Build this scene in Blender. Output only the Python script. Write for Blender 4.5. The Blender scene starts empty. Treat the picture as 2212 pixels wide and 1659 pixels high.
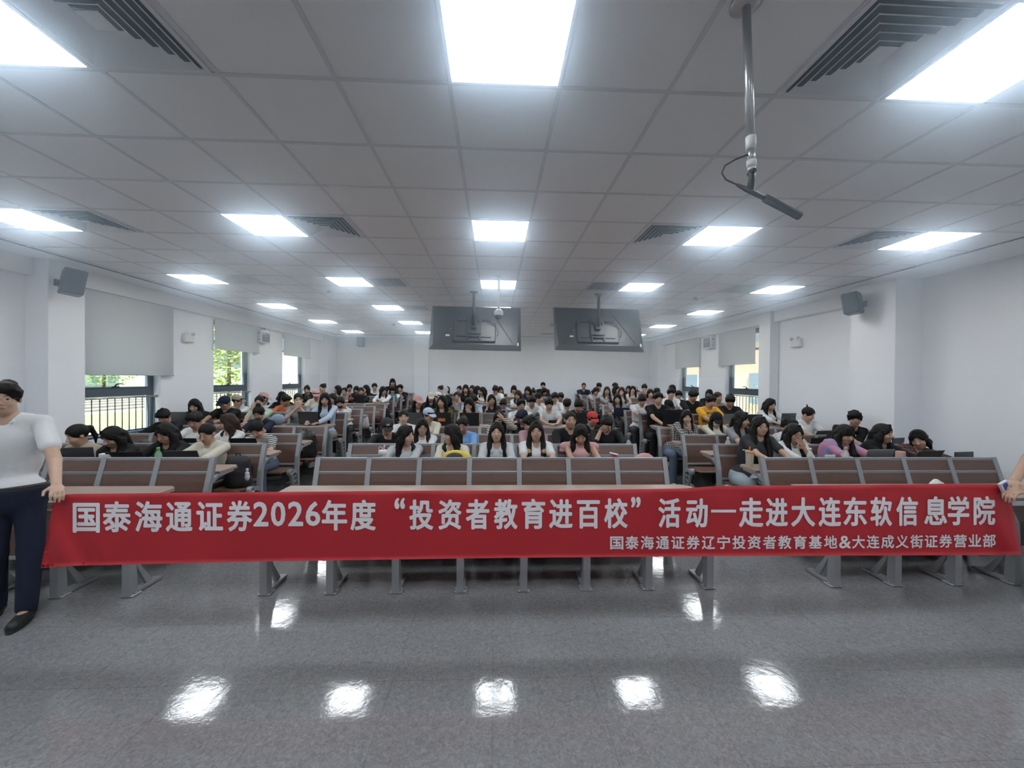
import bpy, math, random
import numpy as np
from mathutils import Vector, Matrix

S = bpy.context.scene
COL = S.collection
R = math.radians
FPX, YAW, PITCH, ROLL = 862.7, R(2.42), R(-0.544), R(-0.469)
CZ = 1.806                      # camera height
CEIL = 3.376

# ---------------------------------------------------------------- camera
def axes():
    F = Vector((math.sin(YAW), math.cos(YAW), 0)); Rt = Vector((math.cos(YAW), -math.sin(YAW), 0)); U = Vector((0, 0, 1))
    F2 = F*math.cos(PITCH)+U*math.sin(PITCH); U2 = U*math.cos(PITCH)-F*math.sin(PITCH)
    return Rt*math.cos(ROLL)-U2*math.sin(ROLL), F2, U2*math.cos(ROLL)+Rt*math.sin(ROLL)
AR, AF, AU = axes()
cam = bpy.data.cameras.new('camera'); cam_o = bpy.data.objects.new('camera', cam); COL.objects.link(cam_o)
cam.sensor_fit = 'HORIZONTAL'; cam.sensor_width = 36.0; cam.lens = FPX/2212*36.0
cam.clip_start = 0.05; cam.clip_end = 500
cam_o.matrix_world = Matrix(((AR.x, AU.x, -AF.x, 0), (AR.y, AU.y, -AF.y, 0), (AR.z, AU.z, -AF.z, CZ), (0, 0, 0, 1)))
S.camera = cam_o

def at(x, y, Y):
    d = AF+AR*((x-1106)/FPX)+AU*((829.5-y)/FPX)
    d = d*(Y/d.y)
    return Vector((d.x, d.y, d.z+CZ))

# ---------------------------------------------------------------- world, sun, exposure
W = bpy.data.worlds.new('world'); S.world = W; W.use_nodes = True
bg = W.node_tree.nodes['Background']
sky = W.node_tree.nodes.new('ShaderNodeTexSky'); sky.sky_type = 'HOSEK_WILKIE'; sky.turbidity = 4.0
sky.sun_direction = Vector((-0.10, -0.55, 0.8)).normalized()
W.node_tree.links.new(sky.outputs['Color'], bg.inputs['Color'])
bg.inputs['Strength'].default_value = 3.2
sun = bpy.data.lights.new('sun', 'SUN'); sun.energy = 16.0; sun.angle = R(1.0); sun.color = (1.0, 0.96, 0.88)
sun_o = bpy.data.objects.new('sun', sun); COL.objects.link(sun_o)
sun_o.rotation_euler = Vector((-0.10, -0.55, 0.8)).to_track_quat('Z', 'Y').to_euler()
LAMP = 15.0                     # radiance of the ceiling panels
S.view_settings.view_transform = 'Standard'; S.view_settings.look = 'None'
S.view_settings.exposure = 0.36; S.view_settings.gamma = 1.0
S.view_settings.use_curve_mapping = False
S.cycles.use_denoising = True; S.cycles.use_adaptive_sampling = True; S.cycles.adaptive_threshold = 0.05
S.cycles.max_bounces = 8; S.cycles.diffuse_bounces = 4; S.cycles.glossy_bounces = 3; S.cycles.transmission_bounces = 4; S.cycles.transparent_max_bounces = 6; S.cycles.volume_bounces = 1
S.cycles.caustics_reflective = False; S.cycles.caustics_refractive = False
S.cycles.sample_clamp_indirect = 6.0

# ---------------------------------------------------------------- materials
MATS = {}
def mat(name, col, rough=0.6, metal=0.0, var=0.0, vscale=8.0, bump=0.0, bscale=200.0, spec=0.5, emit=0.0, alpha=1.0, trans=0.0, sheen=0.0):
    if name in MATS: return MATS[name]
    m = bpy.data.materials.new(name); m.use_nodes = True; nt = m.node_tree; b = nt.nodes['Principled BSDF']
    b.inputs['Base Color'].default_value = (*col, 1); b.inputs['Roughness'].default_value = rough
    b.inputs['Metallic'].default_value = metal; b.inputs['Specular IOR Level'].default_value = spec
    if sheen: b.inputs['Sheen Weight'].default_value = sheen
    if emit: b.inputs['Emission Color'].default_value = (*col, 1); b.inputs['Emission Strength'].default_value = emit
    if trans: b.inputs['Transmission Weight'].default_value = trans
    if alpha < 1: b.inputs['Alpha'].default_value = alpha
    if var:
        tc = nt.nodes.new('ShaderNodeTexCoord'); n = nt.nodes.new('ShaderNodeTexNoise'); n.inputs['Scale'].default_value = vscale; n.inputs['Detail'].default_value = 4
        mx = nt.nodes.new('ShaderNodeMix'); mx.data_type = 'RGBA'
        mx.inputs['A'].default_value = (*[c*(1-var) for c in col], 1); mx.inputs['B'].default_value = (*[min(1, c*(1+var)) for c in col], 1)
        nt.links.new(tc.outputs['Object'], n.inputs['Vector']); nt.links.new(n.outputs['Fac'], mx.inputs['Factor']); nt.links.new(mx.outputs['Result'], b.inputs['Base Color'])
    if bump:
        tc = nt.nodes.new('ShaderNodeTexCoord'); n = nt.nodes.new('ShaderNodeTexNoise'); n.inputs['Scale'].default_value = bscale
        bp = nt.nodes.new('ShaderNodeBump'); bp.inputs['Strength'].default_value = bump; bp.inputs['Distance'].default_value = 0.01
        nt.links.new(tc.outputs['Object'], n.inputs['Vector']); nt.links.new(n.outputs['Fac'], bp.inputs['Height']); nt.links.new(bp.outputs['Normal'], b.inputs['Normal'])
    MATS[name] = m; return m

def pattern(name, kind, c1, c2, scale, rough=0.8, axis='Z'):
    """cloth prints: stripes, plaid, blotches (object coordinates)"""
    if name in MATS: return MATS[name]
    m = mat(name, c1, rough); nt = m.node_tree; b = nt.nodes['Principled BSDF']
    tc = nt.nodes.new('ShaderNodeTexCoord'); mx = nt.nodes.new('ShaderNodeMix'); mx.data_type = 'RGBA'
    mx.inputs['A'].default_value = (*c1, 1); mx.inputs['B'].default_value = (*c2, 1)
    if kind == 'blotch':
        n = nt.nodes.new('ShaderNodeTexNoise'); n.inputs['Scale'].default_value = scale; n.inputs['Detail'].default_value = 3; n.inputs['Distortion'].default_value = 1.0
        cr = nt.nodes.new('ShaderNodeValToRGB'); cr.color_ramp.elements[0].position = 0.42; cr.color_ramp.elements[1].position = 0.58
        nt.links.new(tc.outputs['Object'], n.inputs['Vector']); nt.links.new(n.outputs['Fac'], cr.inputs['Fac']); nt.links.new(cr.outputs['Color'], mx.inputs['Factor'])
    else:
        def wave(ax, thr):
            w = nt.nodes.new('ShaderNodeTexWave'); w.bands_direction = ax; w.inputs['Scale'].default_value = scale; w.inputs['Distortion'].default_value = 0.6; w.inputs['Detail Scale'].default_value = 1
            nt.links.new(tc.outputs['Object'], w.inputs['Vector'])
            g = nt.nodes.new('ShaderNodeMath'); g.operation = 'GREATER_THAN'; g.inputs[1].default_value = thr
            nt.links.new(w.outputs['Fac'], g.inputs[0]); return g.outputs[0]
        if kind == 'stripe':
            nt.links.new(wave(axis, 0.5), mx.inputs['Factor'])
        else:
            a = nt.nodes.new('ShaderNodeMath'); a.operation = 'MULTIPLY_ADD'; a.inputs[1].default_value = 0.5
            h = nt.nodes.new('ShaderNodeMath'); h.operation = 'MULTIPLY'; h.inputs[1].default_value = 0.5
            nt.links.new(wave('Z', 0.6), a.inputs[0]); nt.links.new(wave('X', 0.6), h.inputs[0]); nt.links.new(h.outputs[0], a.inputs[2]); nt.links.new(a.outputs[0], mx.inputs['Factor'])
    nt.links.new(mx.outputs['Result'], b.inputs['Base Color'])
    return m

def wood(name, c1, c2, rough=0.35, axis_scale=(1.2, 9, 9)):
    m = mat(name, c1, rough); nt = m.node_tree; b = nt.nodes['Principled BSDF']
    tc = nt.nodes.new('ShaderNodeTexCoord'); mp = nt.nodes.new('ShaderNodeMapping'); mp.inputs['Scale'].default_value = axis_scale
    n = nt.nodes.new('ShaderNodeTexNoise'); n.inputs['Scale'].default_value = 3.0; n.inputs['Detail'].default_value = 6; n.inputs['Distortion'].default_value = 0.8
    mx = nt.nodes.new('ShaderNodeMix'); mx.data_type = 'RGBA'; mx.inputs['A'].default_value = (*c1, 1); mx.inputs['B'].default_value = (*c2, 1)
    nt.links.new(tc.outputs['Object'], mp.inputs['Vector']); nt.links.new(mp.outputs['Vector'], n.inputs['Vector']); nt.links.new(n.outputs['Fac'], mx.inputs['Factor']); nt.links.new(mx.outputs['Result'], b.inputs['Base Color'])
    return m

M_WALL = mat('wall_paint', (0.83, 0.855, 0.90), 0.7, var=0.02, vscale=1.5)
M_CEIL = mat('ceiling_tile', (0.80, 0.80, 0.81), 0.8, var=0.015, vscale=3)
M_GRID = mat('ceiling_grid', (0.62, 0.62, 0.63), 0.5)
M_PLASTER = mat('ceiling_plaster', (0.80, 0.80, 0.81), 0.8)
M_METAL = mat('grey_casting', (0.33, 0.345, 0.36), 0.42, 0.3)
M_METALD = mat('grey_casting_dark', (0.15, 0.155, 0.16), 0.5, 0.3)
M_WOOD = wood('walnut_laminate', (0.105, 0.058, 0.045), (0.165, 0.092, 0.07))
M_DESK = wood('desk_laminate', (0.30, 0.21, 0.17), (0.42, 0.31, 0.26), 0.3)
M_FRAME = mat('window_frame_grey', (0.10, 0.13, 0.16), 0.4, 0.3)
M_STEEL = mat('brushed_steel', (0.55, 0.56, 0.57), 0.28, 0.9)
M_BLACK = mat('black_plastic', (0.018, 0.019, 0.021), 0.45)
M_DKGREY = mat('dark_grey_plastic', (0.05, 0.053, 0.058), 0.5)
M_WHITE = mat('white_plastic', (0.72, 0.73, 0.74), 0.4)
M_BLIND = mat('blind_fabric', (0.70, 0.71, 0.73), 0.85, bump=0.05, bscale=400)
_nt = M_BLIND.node_tree; _b = _nt.nodes['Principled BSDF']; _t = _nt.nodes.new('ShaderNodeBsdfTranslucent'); _t.inputs['Color'].default_value = (0.6, 0.63, 0.66, 1); _m = _nt.nodes.new('ShaderNodeMixShader'); _m.inputs['Fac'].default_value = 0.45
_nt.links.new(_b.outputs[0], _m.inputs[1]); _nt.links.new(_t.outputs[0], _m.inputs[2]); _nt.links.new(_m.outputs[0], _nt.nodes['Material Output'].inputs['Surface'])
M_LED = mat('led_diffuser', (0.89, 0.955, 1.0), 0.5, emit=LAMP)

# ---------------------------------------------------------------- object helpers
def tag(o, label=None, cat=None, group=None, kind=None):
    if label: o['label'] = label
    if cat: o['category'] = cat
    if group: o['group'] = group
    if kind: o['kind'] = kind
    return o
def empty(name, loc=(0, 0, 0), label=None, cat=None, group=None, rz=0.0):
    o = bpy.data.objects.new(name, None); COL.objects.link(o); o.location = loc; o.rotation_euler = (0, 0, rz); o.empty_display_size = 0.1
    return tag(o, label, cat, group)
def copy_tree(o, parent=None):
    c = o.copy(); COL.objects.link(c); c.parent = parent
    for ch in list(o.children): copy_tree(ch, c)
    return c

class MB:
    """collects shapes and links them as one mesh object"""
    def __init__(s): s.v = []; s.f = []; s.m = []; s.sm = []; s.cur = 0
    def add(s, vs, fs, smooth=False):
        n = len(s.v); s.v += [tuple(v) for v in vs]; s.f += [tuple(i+n for i in f) for f in fs]; s.m += [s.cur]*len(fs); s.sm += [smooth]*len(fs); return s
    def box(s, c, d, ch=0.0, rot=None):
        hx, hy, hz = d[0]/2, d[1]/2, d[2]/2
        if ch <= 0:
            vs = [(x, y, z) for x in (-hx, hx) for y in (-hy, hy) for z in (-hz, hz)]
            fs = [(0, 1, 3, 2), (4, 6, 7, 5), (0, 4, 5, 1), (2, 3, 7, 6), (0, 2, 6, 4), (1, 5, 7, 3)]
        else:
            ch = min(ch, hx*0.95, hy*0.95, hz*0.95); vs = []; idx = {}
            for sx in (-1, 1):
                for sy in (-1, 1):
                    for sz in (-1, 1):
                        for a in range(3):
                            q = [sx*(hx-ch), sy*(hy-ch), sz*(hz-ch)]; q[a] = (sx*hx, sy*hy, sz*hz)[a]
                            idx[(sx, sy, sz, a)] = len(vs); vs.append(tuple(q))
            fs = []
            for a in range(3):
                b, c2 = (a+1) % 3, (a+2) % 3
                for sg in (-1, 1):
                    def key(p, q):
                        t = [0, 0, 0]; t[a] = sg; t[b] = p; t[c2] = q; return tuple(t)+(a,)
                    f = [idx[key(-1, -1)], idx[key(1, -1)], idx[key(1, 1)], idx[key(-1, 1)]]
                    fs.append(tuple(f if sg > 0 else f[::-1]))
            for a in range(3):
                b, c2 = (a+1) % 3, (a+2) % 3
                for sb in (-1, 1):
                    for sc in (-1, 1):
                        def key2(pa, ax):
                            t = [0, 0, 0]; t[a] = pa; t[b] = sb; t[c2] = sc; return tuple(t)+(ax,)
                        f = [idx[key2(-1, b)], idx[key2(1, b)], idx[key2(1, c2)], idx[key2(-1, c2)]]
                        fs.append(tuple(f if sb*sc > 0 else f[::-1]))
            for sx in (-1, 1):
                for sy in (-1, 1):
                    for sz in (-1, 1):
                        f = [idx[(sx, sy, sz, 0)], idx[(sx, sy, sz, 1)], idx[(sx, sy, sz, 2)]]
                        fs.append(tuple(f if sx*sy*sz > 0 else f[::-1]))
        if rot is not None: vs = [rot @ Vector(v) for v in vs]
        return s.add([(v[0]+c[0], v[1]+c[1], v[2]+c[2]) for v in vs], fs)
    def prism(s, poly, x0, x1, ax=0):
        """polygon in the two other axes extruded along ax"""
        n = len(poly); o = [1, 2] if ax == 0 else ([0, 2] if ax == 1 else [0, 1]); vs = []
        for x in (x0, x1):
            for p in poly:
                q = [0, 0, 0]; q[ax] = x; q[o[0]] = p[0]; q[o[1]] = p[1]; vs.append(q)
        fs = [tuple(range(n))[::-1], tuple(range(n, 2*n))]+[(i, (i+1) % n, n+(i+1) % n, n+i) for i in range(n)]
        return s.add(vs, fs)
    def ribbon(s, path, widths, x0, x1):
        """(y,z) path with half thicknesses -> closed profile extruded along x"""
        L = []; Rr = []
        for i, p in enumerate(path):
            a = path[max(0, i-1)]; b = path[min(len(path)-1, i+1)]; d = (b[0]-a[0], b[1]-a[1]); l = math.hypot(*d) or 1; nx, nz = -d[1]/l, d[0]/l
            L.append((p[0]+nx*widths[i], p[1]+nz*widths[i])); Rr.append((p[0]-nx*widths[i], p[1]-nz*widths[i]))
        n = len(path)
        for i in range(n-1):
            q = [L[i], L[i+1], Rr[i+1], Rr[i]]; s.prism(q, x0, x1)
        return s
    def tube(s, pts, r, n=8, closed=False, caps=True):
        pts = [Vector(p) for p in pts]; rs = r if isinstance(r, (list, tuple)) else [r]*len(pts); rings = []; up = None; m = len(pts)
        for i, p in enumerate(pts):
            a = pts[(i-1) % m] if closed else pts[max(0, i-1)]; b = pts[(i+1) % m] if closed else pts[min(m-1, i+1)]
            d = (b-a).normalized()
            if up is None:
                up = Vector((0, 0, 1)) if abs(d.z) < 0.9 else Vector((0, 1, 0))
            e1 = d.cross(up)
            if e1.length < 1e-4: e1 = d.cross(Vector((1, 0.3, 0)))
            e1.normalize(); e2 = e1.cross(d); up = e2
            rings.append([p+(e1*math.cos(2*math.pi*k/n)+e2*math.sin(2*math.pi*k/n))*rs[i] for k in range(n)])
        vs = [v for rg in rings for v in rg]; fs = []
        for i in range(m if closed else m-1):
            j = (i+1) % m
            for k in range(n): fs.append((i*n+k, i*n+(k+1) % n, j*n+(k+1) % n, j*n+k))
        if not closed and caps: fs += [tuple(range(n))[::-1], tuple(range((m-1)*n, m*n))]
        return s.add(vs, fs, n > 5)
    def lathe(s, prof, c, n=20, axis=None):
        """(radius, height) profile round a vertical (or given) axis through c"""
        q = Vector((0, 0, 1)).rotation_difference(Vector(axis)) if axis is not None else None; vs = []; fs = []; c = Vector(c)
        for r_, z in prof:
            for k in range(n):
                v = Vector((r_*math.cos(2*math.pi*k/n), r_*math.sin(2*math.pi*k/n), z)); vs.append((q @ v if q else v)+c)
        for i in range(len(prof)-1):
            for k in range(n): fs.append((i*n+k, i*n+(k+1) % n, (i+1)*n+(k+1) % n, (i+1)*n+k))
        fs += [tuple(range(n))[::-1], tuple(range((len(prof)-1)*n, len(prof)*n))]
        return s.add(vs, fs, True)
    def ell(s, c, rad, axs=None, nu=10, nv=7):
        vs = []; fs = []; c = Vector(c)
        for j in range(nv+1):
            th = math.pi*j/nv
            for i in range(nu):
                ph = 2*math.pi*i/nu; l = Vector((rad[0]*math.sin(th)*math.cos(ph), rad[1]*math.sin(th)*math.sin(ph), rad[2]*math.cos(th)))
                vs.append(c+(axs[0]*l.x+axs[1]*l.y+axs[2]*l.z if axs else l))
        for j in range(nv):
            for i in range(nu): fs.append((j*nu+i, (j+1)*nu+i, (j+1)*nu+(i+1) % nu, j*nu+(i+1) % nu))
        return s.add(vs, fs, True)
    def mesh(s, name, mats):
        me = bpy.data.meshes.new(name); me.from_pydata([tuple(v) for v in s.v], [], s.f)
        for m in (mats if isinstance(mats, (list, tuple)) else [mats]): me.materials.append(m)
        me.polygons.foreach_set('material_index', s.m); me.polygons.foreach_set('use_smooth', s.sm); me.update(); return me
    def build(s, name, mats, parent=None, loc=None):
        o = bpy.data.objects.new(name, s.mesh(name, mats)); COL.objects.link(o); o.parent = parent
        if loc is not None: o.location = loc
        return o
def struct(name, mb, m):
    o = mb.build(name, m); o['kind'] = 'structure'; return o

def text_mesh(txt, offset=0.0, extrude=0.0):
    """flat lettering: verts/faces, normalised so that width and height run 0..1 (aspect returned)"""
    cu = bpy.data.curves.new('lettering', 'FONT'); cu.body = txt; cu.size = 1.0; cu.offset = offset; cu.resolution_u = 3; cu.fill_mode = 'FRONT'
    ob = bpy.data.objects.new('lettering', cu); COL.objects.link(ob)
    dg = bpy.context.evaluated_depsgraph_get(); me = bpy.data.meshes.new_from_object(ob.evaluated_get(dg))
    vs = [tuple(v.co) for v in me.vertices]; fs = [tuple(p.vertices) for p in me.polygons]
    bpy.data.objects.remove(ob); bpy.data.curves.remove(cu); bpy.data.meshes.remove(me)
    xs = [v[0] for v in vs]; ys = [v[1] for v in vs]; x0, x1, y0, y1 = min(xs), max(xs), min(ys), max(ys)
    return [((v[0]-x0)/(x1-x0), (v[1]-y0)/(y1-y0)) for v in vs], fs, (x1-x0)/(y1-y0)
# ---------------------------------------------------------------- room shell
XL, XR, YB, YF = -6.2, 6.2, 15.25, -3.0
TIER = [(7.72, 0.175), (11.54, 0.35)]
def floor_material():
    m = mat('vinyl_floor', (0.25, 0.25, 0.255), 0.16); nt = m.node_tree; b = nt.nodes['Principled BSDF']
    tc = nt.nodes.new('ShaderNodeTexCoord'); L = nt.links.new
    n1 = nt.nodes.new('ShaderNodeTexNoise'); n1.inputs['Scale'].default_value = 42; n1.inputs['Detail'].default_value = 6; n1.inputs['Distortion'].default_value = 1.4
    n2 = nt.nodes.new('ShaderNodeTexNoise'); n2.inputs['Scale'].default_value = 1.1; n2.inputs['Detail'].default_value = 3
    cr = nt.nodes.new('ShaderNodeValToRGB'); cr.color_ramp.elements[0].position = 0.32; cr.color_ramp.elements[1].position = 0.68
    cr.color_ramp.elements[0].color = (0.215, 0.219, 0.226, 1); cr.color_ramp.elements[1].color = (0.335, 0.34, 0.35, 1)
    mx = nt.nodes.new('ShaderNodeMix'); mx.data_type = 'RGBA'; mx.blend_type = 'MULTIPLY'; mx.inputs['Factor'].default_value = 0.35
    L(tc.outputs['Object'], n1.inputs['Vector']); L(tc.outputs['Object'], n2.inputs['Vector']); L(n1.outputs['Fac'], cr.inputs['Fac'])
    L(cr.outputs['Color'], mx.inputs['A']); L(n2.outputs['Fac'], mx.inputs['B'])
    br = nt.nodes.new('ShaderNodeTexBrick'); br.inputs['Scale'].default_value = 1.0; br.inputs['Mortar Size'].default_value = 0.0022; br.inputs['Mortar Smooth'].default_value = 0.3
    br.inputs['Brick Width'].default_value = 0.6; br.inputs['Row Height'].default_value = 0.6; br.offset = 0.0
    br.inputs['Color1'].default_value = (1, 1, 1, 1); br.inputs['Color2'].default_value = (0.97, 0.97, 0.97, 1); br.inputs['Mortar'].default_value = (0.72, 0.72, 0.72, 1)
    L(tc.outputs['Object'], br.inputs['Vector'])
    m2 = nt.nodes.new('ShaderNodeMix'); m2.data_type = 'RGBA'; m2.blend_type = 'MULTIPLY'; m2.inputs['Factor'].default_value = 1.0
    L(mx.outputs['Result'], m2.inputs['A']); L(br.outputs['Color'], m2.inputs['B']); L(m2.outputs['Result'], b.inputs['Base Color'])
    n3 = nt.nodes.new('ShaderNodeTexNoise'); n3.inputs['Scale'].default_value = 14; n3.inputs['Detail'].default_value = 3
    bp = nt.nodes.new('ShaderNodeBump'); bp.inputs['Strength'].default_value = 0.035; bp.inputs['Distance'].default_value = 0.02
    ad = nt.nodes.new('ShaderNodeMath'); ad.operation = 'MULTIPLY_ADD'; ad.inputs[1].default_value = 0.25
    L(tc.outputs['Object'], n3.inputs['Vector']); L(n1.outputs['Fac'], ad.inputs[0]); L(n3.outputs['Fac'], ad.inputs[2]); L(ad.outputs[0], bp.inputs['Height']); L(bp.outputs['Normal'], b.inputs['Normal'])
    mr = nt.nodes.new('ShaderNodeMapRange'); mr.inputs['To Min'].default_value = 0.05; mr.inputs['To Max'].default_value = 0.11
    L(n2.outputs['Fac'], mr.inputs['Value']); L(mr.outputs['Result'], b.inputs['Roughness'])
    b.inputs['Specular IOR Level'].default_value = 0.6
    return m
M_FLOOR = floor_material()
fl = MB(); fl.prism([(YF-.2, -0.2), (YB+.2, -0.2), (YB+.2, TIER[1][1]), (TIER[1][0], TIER[1][1]), (TIER[1][0], TIER[0][1]), (TIER[0][0], TIER[0][1]), (TIER[0][0], 0), (YF-.2, 0)], XL-.25, XR+.45)
struct('floor', fl, M_FLOOR)
ce = MB(); ce.box((0.1, (YF+YB)/2, CEIL+0.1), (XR-XL+0.9, YB-YF+0.5, 0.2)); struct('ceiling', ce, M_CEIL)
T = 0.59; GX0, GY0 = -0.255, 3.91
gr = MB()
for k in range(-9, 10):
    x = GX0+T*k
    if -5.65 < x < 5.6: gr.box((x, (YF+14.35)/2, CEIL-0.002), (0.024, 14.35-YF, 0.006))
for k in range(-12, 19):
    y = GY0+T*k
    if YF < y < 14.35: gr.box((-0.02, y, CEIL-0.0025), (11.25, 0.024, 0.006))
struct('trim_1', gr, M_GRID)
bo = MB()                                                    # plaster margin round the tiled field, with a shadow line
bo.box((-5.92, 5.9, CEIL-0.006), (0.5, 18.3, 0.014)); bo.box((5.96, 5.9, CEIL-0.006), (0.68, 18.3, 0.014)); bo.box((0, 14.82, CEIL-0.006), (11.3, 0.9, 0.014))
struct('trim_2', bo, M_PLASTER)
sl = MB(); sl.box((-5.655, 5.7, CEIL-0.004), (0.022, 17.3, 0.016)); sl.box((5.605, 5.7, CEIL-0.004), (0.022, 17.3, 0.016)); sl.box((-0.02, 14.36, CEIL-0.004), (11.28, 0.022, 0.016))
struct('trim_3', sl, M_DKGREY)

SILL, HEAD = 0.82, 3.12
LWIN = [(6.28, 7.68), (9.07, 10.47), (11.92, 13.31)]
RWIN = [(9.14, 10.54), (11.92, 13.25)]
def wall_side(name, X, sgn, wins, y0, y1):
    mb = MB(); t = 0.28; xc = X+sgn*t/2; y = y0
    for a, b in wins:
        mb.box((xc, (y+a)/2, CEIL/2), (t, a-y, CEIL)); mb.box((xc, (a+b)/2, SILL/2), (t, b-a, SILL)); mb.box((xc, (a+b)/2, (HEAD+CEIL)/2), (t, b-a, CEIL-HEAD)); y = b
    mb.box((xc, (y+y1)/2, CEIL/2), (t, y1-y, CEIL)); return struct(name, mb, M_WALL)
wall_side('wall_left', XL, -1, LWIN, YF, YB+.2)
wall_side('wall_right', XR, 1, RWIN, 5.80, YB+.2)
w = MB(); w.box((6.32+.14, (YF+5.9)/2, CEIL/2), (0.28, 5.9-YF, CEIL)); struct('wall_right_front', w, M_WALL)
w = MB(); w.box((0, YB+.125, CEIL/2), (12.4, 0.25, CEIL)); struct('wall_back', w, M_WALL)
w = MB(); w.box((0, YF-.125, CEIL/2), (12.9, 0.25, CEIL)); struct('wall_front', w, M_WALL)
def pillar(name, x0, x1, y0, y1, z1=CEIL):
    mb = MB(); mb.box(((x0+x1)/2, (y0+y1)/2, z1/2), (x1-x0, y1-y0, z1), 0.006); return struct(name, mb, M_WALL)
pillar('wall_left_pillar', XL, -5.9, 5.53, 6.01)
pillar('wall_left_back_pillar', XL, -5.92, 14.4, YB)
pillar('wall_right_pillar', 5.9, 6.42, 5.66, 6.41)
pillar('wall_right_middle_pillar', 6.0, XR, 8.5, 8.87)
pillar('wall_right_back_pillar', 5.95, XR, 14.4, YB)
pillar('wall_back_pillar', -3.05, -2.5, 15.08, YB)
def soffit(name, x0, x1, y0, y1):
    mb = MB(); mb.box(((x0+x1)/2, (y0+y1)/2, (3.13+CEIL)/2), (x1-x0, y1-y0, CEIL-3.13), 0.004); return struct(name, mb, M_PLASTER)
soffit('trim_4', XL, -6.08, YF, 5.53); soffit('trim_5', XL, -6.08, 6.01, 14.4); soffit('trim_6', 6.08, XR, 6.41, 8.5); soffit('trim_7', 6.08, XR, 8.87, 14.4)
sb = MB()
sb.box((XL+.006, 5.9, 0.05), (0.012, 17.8, 0.1)); struct('baseboard_left', sb, M_METALD)
sb = MB(); sb.box((6.314, 1.3, 0.05), (0.012, 8.6, 0.1)); sb.box((XR-.006, 10.8, 0.2), (0.012, 8.8, 0.4)); struct('baseboard_right', sb, M_METALD)

# ---------------------------------------------------------------- windows, blinds, safety rails
def glass_material():
    m = bpy.data.materials.new('window_glass'); m.use_nodes = True; nt = m.node_tree; nt.nodes.clear(); L = nt.links.new
    o = nt.nodes.new('ShaderNodeOutputMaterial'); mix = nt.nodes.new('ShaderNodeMixShader'); tr = nt.nodes.new('ShaderNodeBsdfTransparent'); gl = nt.nodes.new('ShaderNodeBsdfGlossy')
    tr.inputs['Color'].default_value = (0.93, 0.97, 0.97, 1); gl.inputs['Roughness'].default_value = 0.02; mix.inputs['Fac'].default_value = 0.06
    L(tr.outputs[0], mix.inputs[1]); L(gl.outputs[0], mix.inputs[2]); L(mix.outputs[0], o.inputs['Surface']); return m
M_GLASS = glass_material()
def window(n, X, sg, y0, y1):
    root = MB(); xf = X+sg*0.17; t = 0.07; d = 0.09                # outer frame, set back in the reveal
    for y in (y0+t/2, y1-t/2): root.box((xf, y, (SILL+HEAD)/2), (d, t, HEAD-SILL), 0.006)
    for z in (SILL+t/2, HEAD-t/2): root.box((xf, (y0+y1)/2, z), (d, y1-y0-2*t, t), 0.006)
    ro = struct('window_%d' % n, root, M_FRAME)
    def sub(mb, name, m): return mb.build(name, m, ro)
    tr = MB(); tr.box((xf, (y0+y1)/2, 1.545), (d, y1-y0-2*t, 0.13), 0.006); sub(tr, 'transom', M_FRAME)
    ss = MB(); s2 = 0.05                                          # opening sash above the transom
    a, b, z0, z1 = y0+t, y1-t, 1.61, HEAD-t
    for y in (a+s2/2, b-s2/2): ss.box((xf-sg*.012, y, (z0+z1)/2), (0.06, s2, z1-z0), 0.005)
    for z in (z0+s2*.3, z1-s2/2, 2.62): ss.box((xf-sg*.012, (a+b)/2, z), (0.06, b-a-2*s2, s2*.6 if z < 2 else s2), 0.005)
    sub(ss, 'sash', M_FRAME)
    g = MB(); g.box((xf, (a+b)/2, (z0+z1)/2), (0.006, b-a, z1-z0)); g.box((xf, (a+b)/2, (SILL+t+1.48)/2), (0.006, b-a, 1.48-SILL-t)); sub(g, 'pane', M_GLASS)
    h = MB(); ym = (y0+y1)/2-0.05; xh = xf-sg*.05
    h.box((xh, ym, 1.64), (0.03, 0.12, 0.018), 0.004); h.tube([(xh, ym-.02, 1.64), (xh-sg*.02, ym-.01, 1.68), (xh-sg*.03, ym+.05, 1.695), (xh-sg*.03, ym+.12, 1.68)], [.012, .011, .009, .006], 8); sub(h, 'handle', M_BLACK)
    return ro
def rail(X, sg, y0, y1, lab):
    t = empty('window_safety_rail', (X+sg*0.06, (y0+y1)/2, SILL), lab, 'railing', 'window safety rails'); L = y1-y0
    m = MB(); m.tube([(0, -L/2+.01, 0.64), (0, L/2-.01, 0.64)], 0.014, 8); m.build('top_rail', M_STEEL, t)
    m = MB(); m.tube([(0, -L/2+.01, 0.05), (0, L/2-.01, 0.05)], 0.010, 8); m.build('bottom_rail', M_STEEL, t)
    n = 11
    for k in range(n):
        m = MB(); y = -L/2+(k+.5)*L/n; m.tube([(0, y, 0.05), (0, y, 0.63)], 0.008, 6); m.build('baluster', M_FRAME, t)
    for s in (-1, 1):
        m = MB(); m.lathe([(0.0, 0), (0.024, 0), (0.024, 0.012), (0, 0.016)], (0, s*(L/2-.004), 0.64), 12, (0, -s, 0)); m.build('end_flange', M_STEEL, t)
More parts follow.
